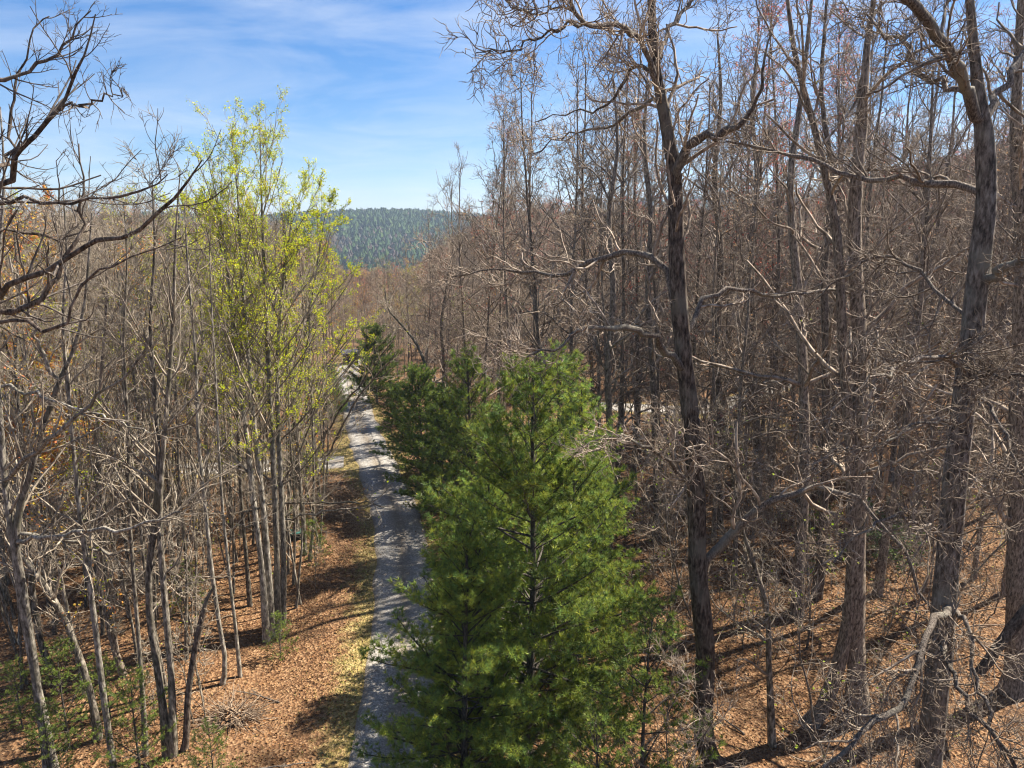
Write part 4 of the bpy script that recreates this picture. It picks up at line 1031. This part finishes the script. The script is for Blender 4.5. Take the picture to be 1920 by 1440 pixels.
# the trees that draw the skyline right of the valley
for px, Y, top in [(775, 66, 470), (800, 60, 410), (840, 56, 352), (872, 50, 322), (905, 48, 272), (938, 52, 246), (968, 46, 214), (1002, 44, 176), (1036, 42, 140), (1075, 40, 128), (1112, 44, 108), (1158, 37, 82),
                   (1190, 43, 60), (1385, 44, 40), (1455, 40, 60), (1555, 43, 30), (1680, 40, 40)]:
    x = at_y(px, 800, Y)[0]; vi = random.choice((0, 0, 1, 3)); z = h1(x, Y)
    if clear_of_roads(x, Y) < 2.3: x += 1.5
    lab, grp = zone_label('oak', vi, x, Y); place('oak', vi, x, Y, (at_y(px, top, Y)[2] - z) / VAR['oak'][vi]['top'], lab, grp)
# trees that shade the far end of the road
for px, Y, top, key, vi in [(735, 70, 500, 'slim', 0), (752, 62, 505, 'slim', 1), (718, 76, 505, 'oak', 0), (695, 84, 508, 'oak', 3), (765, 75, 500, 'slim', 2), (735, 86, 505, 'slim', 3), (622, 74, 450, 'slim', 0), (604, 66, 430, 'slim', 1), (668, 96, 510, 'oak', 0)]:
    x = at_y(px, 730, Y)[0]; z = h1(x, Y)
    lab, grp = zone_label(key, vi, x, Y); place(key, vi, x, Y, (at_y(px, top, Y)[2] - z) / VAR[key][vi]['top'], lab, grp)
n1 = scatter('slim', (3, 1.2, 0.8, 0.9), 130, (-0.80, -0.19), (21, 46), 0.95, 0.75, 1.12)
n2 = scatter('slim', (3, 1.0, 1.0, 1.0), 90, (-0.80, -0.12), (46, 90), 1.4, 0.85, 1.25)
n3 = scatter('oak', (3, 1.2, 1, 1.4), 74, (0.12, 0.82), (26, 56), 1.5, 0.6, 1.25)
n4 = scatter('oak', (3, 1.6, 1, 2), 115, (-0.12, 0.82), (56, 92), 1.8, 0.8, 1.3)
for px, Y, sc in [(1835, 12.2, 0.85), (1640, 13.0, 0.75), (1240, 15.2, 0.8), (1560, 16.5, 1.05)]:
    x = at_y(px, 1400, Y)[0]; lab, grp = zone_label('under', 0 if sc > 1 else 1, x, Y); place('under', 0 if sc > 1 else 1, x, Y, sc, lab, grp)
n7 = scatter('under', (1, 1, 1), 52, (0.16, 0.80), (22, 58), 1.2, 0.6, 1.35)
n9 = scatter('under', (1, 1, 1), 70, (-0.13, 0.30), (50, 95), 1.6, 0.8, 1.5)
n8 = scatter('under', (1, 1, 0.4), 40, (-0.80, -0.20), (24, 70), 1.2, 0.5, 1.1)
n5 = scatter('sapling', (2, 2, 1), 34, (0.10, 0.75), (17, 42), 0.8, 0.6, 1.3)
n6 = scatter('sapling', (2, 2, 1), 34, (-0.75, -0.22), (19, 40), 0.8, 0.6, 1.3)
print("scatter", n1, n2, n3, n4, n5, n6, n7, n8)

# look-alikes that stand in the same spot are told apart by their order from left to right
by_label = {}
for o in scene.objects:
    if o.type == 'EMPTY' and str(o.get('group', '')).startswith(('trees ', 'saplings ')) and o['label'] != 'x': by_label.setdefault(o['label'], []).append(o)
ORD = ["leftmost", "second from left", "third from left", "fourth from left", "fifth from left", "sixth from left", "seventh from left", "eighth from left", "ninth from left", "tenth from left", "eleventh from left"]
for lab, obs in by_label.items():
    if 2 <= len(obs) <= 12:
        obs.sort(key=lambda o: project(np.array(o.location))[0])
        for i, o in enumerate(obs): o['label'] = lab + ", " + ("rightmost" if i == len(obs) - 1 else ORD[i])
        for o in obs:
            if len(o['label'].split()) > 16:
                q = o['label'].split(", "); o['label'] = ", ".join([q[0], q[1].replace("beyond the side road", "past side road"), q[2].replace("the ", ""), q[3]])

# ------------------------------------------------------------------ the woods further back: one mass
def woods(name, pts, srcs):
    """a single object of instanced trees: pts rows x, y, z, rz, scale, variant"""
    col = bpy.data.collections.new(name + "_sources")
    for o in srcs: col.objects.link(o)
    pts = np.asarray(pts, np.float32)
    me = bpy.data.meshes.new(name); me.vertices.add(len(pts)); me.vertices.foreach_set("co", pts[:, :3].copy().ravel())
    for k, c in (("rz", 3), ("sc", 4)):
        a = me.attributes.new(k, 'FLOAT', 'POINT'); a.data.foreach_set("value", pts[:, c].copy())
    a = me.attributes.new("vi", 'INT', 'POINT'); a.data.foreach_set("value", pts[:, 5].astype(np.int32))
    ob = link(name, me); ob['kind'] = 'stuff'
    ng = bpy.data.node_groups.new(name + "_nodes", 'GeometryNodeTree')
    ng.interface.new_socket(name="Geometry", in_out='INPUT', socket_type='NodeSocketGeometry')
    ng.interface.new_socket(name="Geometry", in_out='OUTPUT', socket_type='NodeSocketGeometry')
    n, l = ng.nodes, ng.links
    gi, go = n.new("NodeGroupInput"), n.new("NodeGroupOutput")
    ci = n.new("GeometryNodeCollectionInfo"); ci.inputs["Collection"].default_value = col
    ci.inputs["Separate Children"].default_value = True; ci.inputs["Reset Children"].default_value = True
    ip = n.new("GeometryNodeInstanceOnPoints"); ip.inputs["Pick Instance"].default_value = True
    def attr(nm, t):
        x = n.new("GeometryNodeInputNamedAttribute"); x.data_type = t; x.inputs["Name"].default_value = nm; return x
    rz, sc, vi = attr("rz", 'FLOAT'), attr("sc", 'FLOAT'), attr("vi", 'INT')
    cx = n.new("ShaderNodeCombineXYZ"); l.new(rz.outputs["Attribute"], cx.inputs[2])
    l.new(gi.outputs[0], ip.inputs["Points"]); l.new(ci.outputs[0], ip.inputs["Instance"])
    l.new(vi.outputs["Attribute"], ip.inputs["Instance Index"]); l.new(cx.outputs[0], ip.inputs["Rotation"]); l.new(sc.outputs["Attribute"], ip.inputs["Scale"])
    l.new(ip.outputs[0], go.inputs[0])
    md = ob.modifiers.new("trees", 'NODES'); md.node_group = ng
    return ob
def source_mesh(name, spec, seed, leaf=None, den=1.0):
    """trunk and crown in one mesh, not linked to the scene"""
    r = np.random.default_rng(seed); s = SPEC[spec]
    P, Rr = trunk_path(r, s['H'], s['r0'], 8, s['wig'])
    g, aP = crown_geo(r, P, Rr, [dict(l, n=l['n'] * (den if i == 0 else 1)) for i, l in enumerate(s['lv'])])
    n_crown = sum(len(f) for f in g.F4); tubes(g, P, Rr, 6, r); n_all = sum(len(f) for f in g.F4)
    n_q = n_all
    V = [np.concatenate(g.V)]; F4 = [np.concatenate(g.F4)]; C = [np.ones((g.n, 3)) * 0.2]
    if leaf:
        lg = leaf_geo(r, aP[leaf[3]][0] if len(leaf) > 3 else aP[-1][0], leaf[1], leaf[2], LEAFC[leaf[0]])
        V.append(np.concatenate(lg.V)); F4.append(np.concatenate(lg.F4) + g.n); C.append(np.concatenate(lg.C)); n_q += sum(len(f) for f in lg.F4)
    me = mesh_np(name, np.concatenate(V), F4=np.concatenate(F4), mats=[M[s['twig']], M[s['bark']], M['young_leaves']], col=np.concatenate(C))
    mi = np.zeros(n_q, np.int32); mi[n_crown:n_all] = 1; mi[n_all:] = 2
    me.polygons.foreach_set("material_index", mi)
    STATS[name] = n_q * 2
    return bpy.data.objects.new(name, me)
FAR_SRC = [source_mesh("a_far_tree", 'far', 9001), source_mesh("b_far_tree", 'far', 9002, ('red', 2.6, 0.14), 0.9), source_mesh("c_far_tree", 'far', 9003, ('orange', 2.2, 0.14)),
           source_mesh("d_far_tree", 'far', 9004, ('yellow', 2.2, 0.14), 0.8), source_mesh("e_far_tree", 'far', 9005, None, 1.2)]
pts = []
r = np.random.default_rng(77)
def far_pts(n, ur, yr, wts, smin, smax, dmin, tries=40000):
    cells = set(); k = 0
    for _ in range(tries):
        if k >= n: break
        y = math.sqrt(r.uniform(yr[0] ** 2, yr[1] ** 2)); x = r.uniform(*ur) * y
        c = (int(x // dmin), int(y // dmin))
        if c in cells or clear_of_roads(x, y) < 3.2: continue
        z = h1(x, y); sc = r.uniform(smin, smax)
        px = project(np.array([x, y, z]))[0]
        lim = top_limit(x, y, 20) + r.uniform(-1.5, 0.5) - z
        sc = min(sc, lim / 18.5)
        if sc < 0.35: continue
        cells.add(c); k += 1
        pts.append((x, y, z, r.uniform(0, 6.28), sc, r.choice(5, p=wts)))
    return k
k1 = far_pts(620, (-0.85, -0.10), (86, 210), (0.35, 0.17, 0.13, 0.15, 0.20), 0.8, 1.05, 2.4)
k2 = far_pts(950, (-0.14, 0.95), (88, 240), (0.42, 0.16, 0.14, 0.03, 0.25), 0.9, 1.3, 2.4)
k3 = far_pts(500, (-0.85, 0.95), (210, 420), (0.4, 0.15, 0.13, 0.12, 0.20), 0.8, 1.05, 6)
# outside the frame to the right and left: they shade the ground in view
for _ in range(2000):
    if len(pts) >= k1 + k2 + k3 + 42: break
    y = r.uniform(4, 60); x = r.uniform(0.86, 1.6) * y + r.uniform(2, 8) if r.random() < 0.75 else -(r.uniform(0.9, 1.5) * y + 4)
    if free(x, y, 2.6): pts.append((x, y, h1(x, y), r.uniform(0, 6.28), r.uniform(0.8, 1.2), r.choice(5, p=(0.4, 0.1, 0.1, 0, 0.4)))); placed.append((x, y))
woods("distant_woods", pts, FAR_SRC)
print("far", k1, k2, k3)

# ------------------------------------------------------------------ forest on the far hills
def hill_forest():
    r = np.random.default_rng(55)
    N = 44000
    y = np.sqrt(r.uniform(380 ** 2, 1500 ** 2, N)); u = r.uniform(-0.85, 0.55, N); x = u * y
    keep = r.random(N) < np.where((u < 0.04) & (u > -0.62), 0.9, 0.12)
    x, y = x[keep], y[keep]
    # leave out slopes that turn away from the road
    e = 4.0; gy_ = (hgt(x, y + e) - hgt(x, y - e)) / (2 * e); z = hgt(x, y)
    keep = gy_ > -0.10
    x, y, z = x[keep], y[keep], z[keep]; n = len(x)
    u = x / y
    nz = np.sin(x * 0.013 + 1) * np.sin(y * 0.017 + 2) + 0.5 * np.sin(x * 0.041) * np.sin(y * 0.037 + 1)
    pinep = np.where(u > -0.33, 0.80, 0.25) + 0.38 * nz + 0.25 * sstep(-10, 25, z) * (u < -0.33)
    isp = r.random(n) < pinep
    for nm, sel, kind in (("hill_pines", isp, 'pine'), ("hill_woods", ~isp, 'bare')):
        X, Y, Z = x[sel], y[sel], z[sel]; m = len(X); g = Geo()
        if kind == 'pine':
            S, lev = 5, 3
            h = r.uniform(7, 12, m); rd = h * r.uniform(0.22, 0.34, m)
            prof = [(0.05, 0.9), (0.55, 0.95), (1.0, 0.22)]
            base = PINE_D[r.integers(0, 3, m)] * np.array([0.30, 0.40, 0.50]) * r.uniform(0.8, 1.2, (m, 1))
        else:
            S, lev = 5, 3
            h = r.uniform(7, 11, m); rd = h * r.uniform(0.22, 0.32, m)
            prof = [(0.10, 0.6), (0.6, 1.0), (1.0, 0.15)]
            pal = np.array([(0.075, 0.065, 0.05), (0.09, 0.07, 0.055), (0.10, 0.07, 0.05), (0.08, 0.08, 0.045), (0.07, 0.068, 0.055), (0.11, 0.07, 0.05)])
            base = pal[r.integers(0, len(pal), m)] * r.uniform(0.75, 1.25, (m, 1))
        a = np.arange(S) / S * 2 * np.pi
        V = np.zeros((m, lev, S, 3))
        for k, (f, w) in enumerate(prof):
            jit = r.uniform(0.65, 1.35, (m, S)); ja = a[None] + r.normal(size=(m, S)) * 0.25 + r.uniform(0, 6, (m, 1))
            V[:, k, :, 0] = X[:, None] + np.cos(ja) * rd[:, None] * w * jit
            V[:, k, :, 1] = Y[:, None] + np.sin(ja) * rd[:, None] * w * jit
            V[:, k, :, 2] = Z[:, None] - 0.5 + h[:, None] * f + r.normal(size=(m, S)) * h[:, None] * 0.05 * (k < lev - 1)
        b = (np.arange(m) * lev * S)[:, None, None]; kk = np.arange(lev - 1)[None, :, None] * S; j = np.arange(S)[None, None]; j2 = (j + 1) % S
        Fq = np.stack([b + kk + j, b + kk + j2, b + kk + S + j2, b + kk + S + j], -1).reshape(-1, 4)
        C = np.repeat(base, lev * S, 0) * r.uniform(0.85, 1.15, (m * lev * S, 1))
        g.add(V.reshape(-1, 3), F4=Fq, C=C)
        ob = link(nm, g.mesh(nm, M['hill_leaves'], smooth=False)); ob['kind'] = 'stuff'
        STATS[nm] = g.tris()
hill_forest()

# ------------------------------------------------------------------ litter and grass
def ground_pts(r, n, ur, yr, fn):
    y = np.sqrt(r.uniform(yr[0] ** 2, yr[1] ** 2, n)); x = r.uniform(*ur, n) * y
    k = fn(x, y); return x[k], y[k]
r = np.random.default_rng(88)
def leaf_litter():
    x, y = ground_pts(r, 76000, (-0.8, 0.8), (12, 42), lambda x, y: (path_dist(x, y, ROAD_S) > 1.25 + 0.5 * r.random(len(x))) | (r.random(len(x)) < 0.03))
    drift = np.sin(x * 1.3 + 2 * np.sin(y * 0.6)) * np.sin(y * 1.1 + 1.5 * np.sin(x * 0.8)) + 0.6 * np.sin(x * 3.1 + y * 2.3) * np.sin(y * 2.7 - x)
    k = r.random(len(x)) < np.clip(0.72 + 0.45 * drift, 0.12, 1.0); x, y = x[k], y[k]
    z = hgt(x, y) + r.uniform(0.015, 0.06, len(x))
    n = len(x); p = np.stack([x, y, z], 1)
    pal = np.array([(0.27, 0.13, 0.058), (0.33, 0.175, 0.08), (0.36, 0.21, 0.10), (0.20, 0.095, 0.048), (0.40, 0.26, 0.14), (0.32, 0.15, 0.07)])
    g = Geo(); quads_at(g, r, p, 0.075, pal * np.array([0.66, 0.66, 0.55]), 0.35)
    o = link("leaf_litter", g.mesh("leaf_litter", M['litter'], smooth=False)); o['kind'] = 'stuff'; STATS['litter'] = g.tris()
leaf_litter()
def grass_blades():
    def near_verge(x, y):
        d = np.minimum(path_dist(x, y, ROAD_S), np.minimum(path_dist(x, y, LANE_S), path_dist(x, y, RLANE_S)))
        w = np.exp(-((d - 1.7) / 0.7) ** 2) * 0.8 + 0.9 * gauss(x, y, -17, 46.5, 6, 3.0) + 0.5 * gauss(x, y, 19, 53, 6, 5) + 0.12 * gauss(x, y, -6.5, 22, 2.5, 9)
        nz = 0.5 + 0.5 * np.sin(x * 1.7 + 0.6 * np.sin(y * 1.1)) * np.sin(y * 0.9 + 1)
        return (r.random(len(x)) < w * nz) & (d > 1.35)
    x, y = ground_pts(r, 260000, (-0.75, 0.5), (14, 75), near_verge)
    n = len(x); z = hgt(x, y) - 0.02
    h = r.uniform(0.06, 0.20, n); a = r.uniform(0, 6.28, n); w = 0.008 + 0.00035 * y
    dx_, dy_ = np.cos(a) * w, np.sin(a) * w
    tip = np.stack([x + r.normal(size=n) * 0.06, y + r.normal(size=n) * 0.06, z + h], 1)
    V = np.stack([np.stack([x - dx_, y - dy_, z], 1), np.stack([x + dx_, y + dy_, z], 1), tip], 1).reshape(-1, 3)
    pal = np.array([(0.30, 0.27, 0.06), (0.22, 0.25, 0.05), (0.40, 0.33, 0.13), (0.16, 0.20, 0.05)])
    C = np.repeat(pal[r.integers(0, 4, n)] * r.uniform(0.8, 1.2, (n, 1)), 3, 0)
    g = Geo(); g.add(V, F3=np.arange(n * 3).reshape(-1, 3), C=C)
    o = link("verge_grass", g.mesh("verge_grass", M['grass'], smooth=False)); o['kind'] = 'stuff'; STATS['grass'] = g.tris()
grass_blades()

# ------------------------------------------------------------------ small things
def brush_pile(px, py, Y, W, Hh, label, seed):
    r = np.random.default_rng(seed); x = at_y(px, py, Y)[0]
    root = thing("brush_pile", label, "brush pile", (x, Y, h1(x, Y)))
    n = 420
    th = r.uniform(0, 6.28, n); rr_ = np.sqrt(r.random(n)); zz = r.random(n) * (1 - rr_ ** 2)
    p = np.stack([np.cos(th) * rr_ * W, np.sin(th) * rr_ * W * 0.7, zz * Hh], 1)
    D = np.stack([r.normal(size=n), r.normal(size=n) * 0.7, r.normal(size=n) * 0.3 - p[:, 2] * 0.2], 1)
    P, Rr = grow(r, p, D, r.uniform(0.4, 1.3, n), r.uniform(0.007, 0.022, n), 4, 0.2, -0.06)
    P[:, :, 2] = np.maximum(P[:, :, 2], -0.02)
    g = Geo(); tubes(g, P, Rr, 3, r); link("sticks", g.mesh("brush_sticks", M['twig_brown']), root).name = "branches"
    leafp = np.stack([r.normal(size=500) * W * 0.5, r.normal(size=500) * W * 0.35, np.abs(r.normal(size=500)) * Hh * 0.4], 1)
    lg = Geo(); quads_at(lg, r, leafp, 0.13, LEAFC['tan'] * 0.7); link("leaves", lg.mesh("brush_leaves", M['litter']), root)
brush_pile(624, 900, 38.8, 1.5, 0.9, "brown brush heap by the side road junction, the farther of two", 61)
brush_pile(636, 928, 36.0, 1.1, 0.8, "brown brush heap nearer the camera beside the left road verge", 62)
brush_pile(432, 1315, 19.6, 0.45, 0.35, "small mossy twig clump at the foot of the pale slim maples", 63)

def tub():
    x, Y = at_y(553, 1005, 33.0)[0], 33.0
    root = thing("storage_tub", "small teal green lidded tub lying among slim trunks left of the road", "tub", (x, Y, h1(x, Y)), 0.2)
    m1 = plain_mat("teal_plastic", (0.03, 0.10, 0.085), (0.05, 0.14, 0.12), 3, 0.4); m2 = plain_mat("dark_plastic", (0.012, 0.02, 0.02), (0.02, 0.03, 0.03), 3, 0.5)
    def frustum(w0, d0, w1, d1, z0, z1, bev=0.04):
        g = Geo(); rings = []
        for w, d, z in ((w0, d0, z0), (w1, d1, z1 - bev * 0.6), (w1 - bev, d1 - bev, z1)):
            c = min(w, d) * 0.25
            pts_ = [(w - c, -d), (w, -d + c), (w, d - c), (w - c, d), (-w + c, d), (-w, d - c), (-w, -d + c), (-w + c, -d)]
            rings.append([(a, b, z) for a, b in pts_])
        V = np.array(rings).reshape(-1, 3); F = []
        for k in range(2):
            for j in range(8): F.append((k * 8 + j, k * 8 + (j + 1) % 8, k * 8 + 8 + (j + 1) % 8, k * 8 + 8 + j))
        V = np.vstack([V, [[0, 0, z1]]]); g.add(V, F4=np.array(F), F3=np.array([(16 + j, 16 + (j + 1) % 8, 24) for j in range(8)])); return g
    link("body", frustum(0.30, 0.22, 0.36, 0.27, -0.02, 0.30).mesh("tub_body", m2, False), root)
    link("lid", frustum(0.40, 0.31, 0.39, 0.30, 0.302, 0.40).mesh("tub_lid", m1, False), root)
tub()

def shed():
    Y = 84.0; x = at_y(657, 680, Y)[0]; z = h1(x, Y)
    root = thing("shed", "low brown shed with a flat dark roof half hidden where the road disappears", "shed", (x, Y, z), 0.25, 0.6)
    mw = plain_mat("shed_boards", (0.05, 0.03, 0.025), (0.09, 0.06, 0.05), 2.0); mr_ = plain_mat("shed_roof", (0.05, 0.048, 0.055), (0.10, 0.095, 0.10), 1.5)
    def boxg(g, c, s):
        V = np.array([[i, j, k] for i in (-1, 1) for j in (-1, 1) for k in (-1, 1)], float) * np.array(s) / 2 + np.array(c)
        g.add(V, F4=np.array([(0, 1, 3, 2), (4, 6, 7, 5), (0, 4, 5, 1), (2, 3, 7, 6), (0, 2, 6, 4), (1, 5, 7, 3)]))
    g = Geo(); boxg(g, (0, 0, 1.0), (2.9, 2.4, 2.2)); link("wall", g.mesh("shed_wall", mw, False), root)
    g = Geo(); boxg(g, (0, 0, 0), (0.26, 0.05, 2.1)); me = g.mesh("shed_plank", mw, False)
    for k in range(10):
        o = link("plank", me, root, (-1.3 + k * 0.29, -1.235, 1.0 + 0.01 * (k % 3)))
    g = Geo(); V = np.array([(-1.9, -1.7, 2.1), (1.9, -1.7, 2.1), (1.9, 1.5, 2.62), (-1.9, 1.5, 2.62), (-1.9, -1.7, 2.22), (1.9, -1.7, 2.22), (1.9, 1.5, 2.74), (-1.9, 1.5, 2.74)])
    g.add(V, F4=np.array([(0, 3, 2, 1), (4, 5, 6, 7), (0, 1, 5, 4), (1, 2, 6, 5), (2, 3, 7, 6), (3, 0, 4, 7)])); link("roof", g.mesh("shed_roof", mr_, False), root)
shed()

# fallen branches on the open ground
def fallen_branch(px, py, Y, L, label, seed):
    r = np.random.default_rng(seed); x = at_y(px, py, Y)[0]
    root = thing("fallen_branch", label, "branch", (x, Y, h1(x, Y) + 0.03), r.uniform(0, 6.28))
    P, Rr = grow(r, np.zeros((1, 3)), np.array([[1, 0.1, 0.02]]), np.array([L]), np.array([0.03]), 8, 0.08, 0.0, tip=0.3); P[:, :, 2] = np.abs(P[:, :, 2]) * 0.3
    g = Geo(); tubes(g, P, Rr, 6, r); link("stem", g.mesh("fallen_stem", M['limb_bark']), root)
    g, _ = crown_geo(r, P, Rr, [dict(n=6, t0=0.3, ang=(50, 35), lr=0.35, rmin=0.009, K=4, S=3, wig=0.2, up=0.03), dict(n=3, ang=(50, 35), lr=0.5, rmin=0.006, K=3, S=3, wig=0.25, up=0.0)])
    link("twigs", g.mesh("fallen_twigs", M['twig_grey']), root).name = "branches"
fallen_branch(520, 1270, 20.6, 1.8, "grey fallen branch on the leafy verge between the tulip clump and the road", 81)
fallen_branch(470, 1390, 17.4, 1.6, "pale fallen branch on the leaves at the bottom of the verge", 82)
fallen_branch(1400, 1330, 19.0, 2.2, "fallen branch on brown leaves right of the tall dark oak", 83)
fallen_branch(1690, 1250, 21.0, 2.4, "fallen branch on brown leaves left of the massive grey oak", 84)

# ------------------------------------------------------------------ unused prototypes out, air in
for k, v in VAR.items():
    for i, o in enumerate(v):
        if used[k][i] == 0:
            for c in list(o.children): bpy.data.objects.remove(c)
            bpy.data.objects.remove(o)
for o in scene.objects:
    if 'top' in o: del o['top']

HAZE = 0.00025
if HAZE:
    me = bpy.data.meshes.new("haze")
    lo, hi = (-2600, -700, -60), (2600, 2600, 120)
    V = [(x, y, z) for x in (lo[0], hi[0]) for y in (lo[1], hi[1]) for z in (lo[2], hi[2])]
    me.from_pydata(V, [], [(0, 1, 3, 2), (4, 6, 7, 5), (0, 4, 5, 1), (2, 3, 7, 6), (0, 2, 6, 4), (1, 5, 7, 3)])
    hm = bpy.data.materials.new("haze"); hm.use_nodes = True
    n, l = hm.node_tree.nodes, hm.node_tree.links; n.clear()
    out = n.new("ShaderNodeOutputMaterial"); pv = n.new("ShaderNodeVolumePrincipled")
    pv.inputs["Color"].default_value = (0.62, 0.78, 1.0, 1); pv.inputs["Density"].default_value = HAZE; pv.inputs["Anisotropy"].default_value = 0.2
    l.new(pv.outputs[0], out.inputs["Volume"]); me.materials.append(hm)
    o = link("haze", me); o['kind'] = 'stuff'
print("TRIS", sum(STATS.values()), {k: v for k, v in sorted(STATS.items(), key=lambda t: -t[1])[:30]})
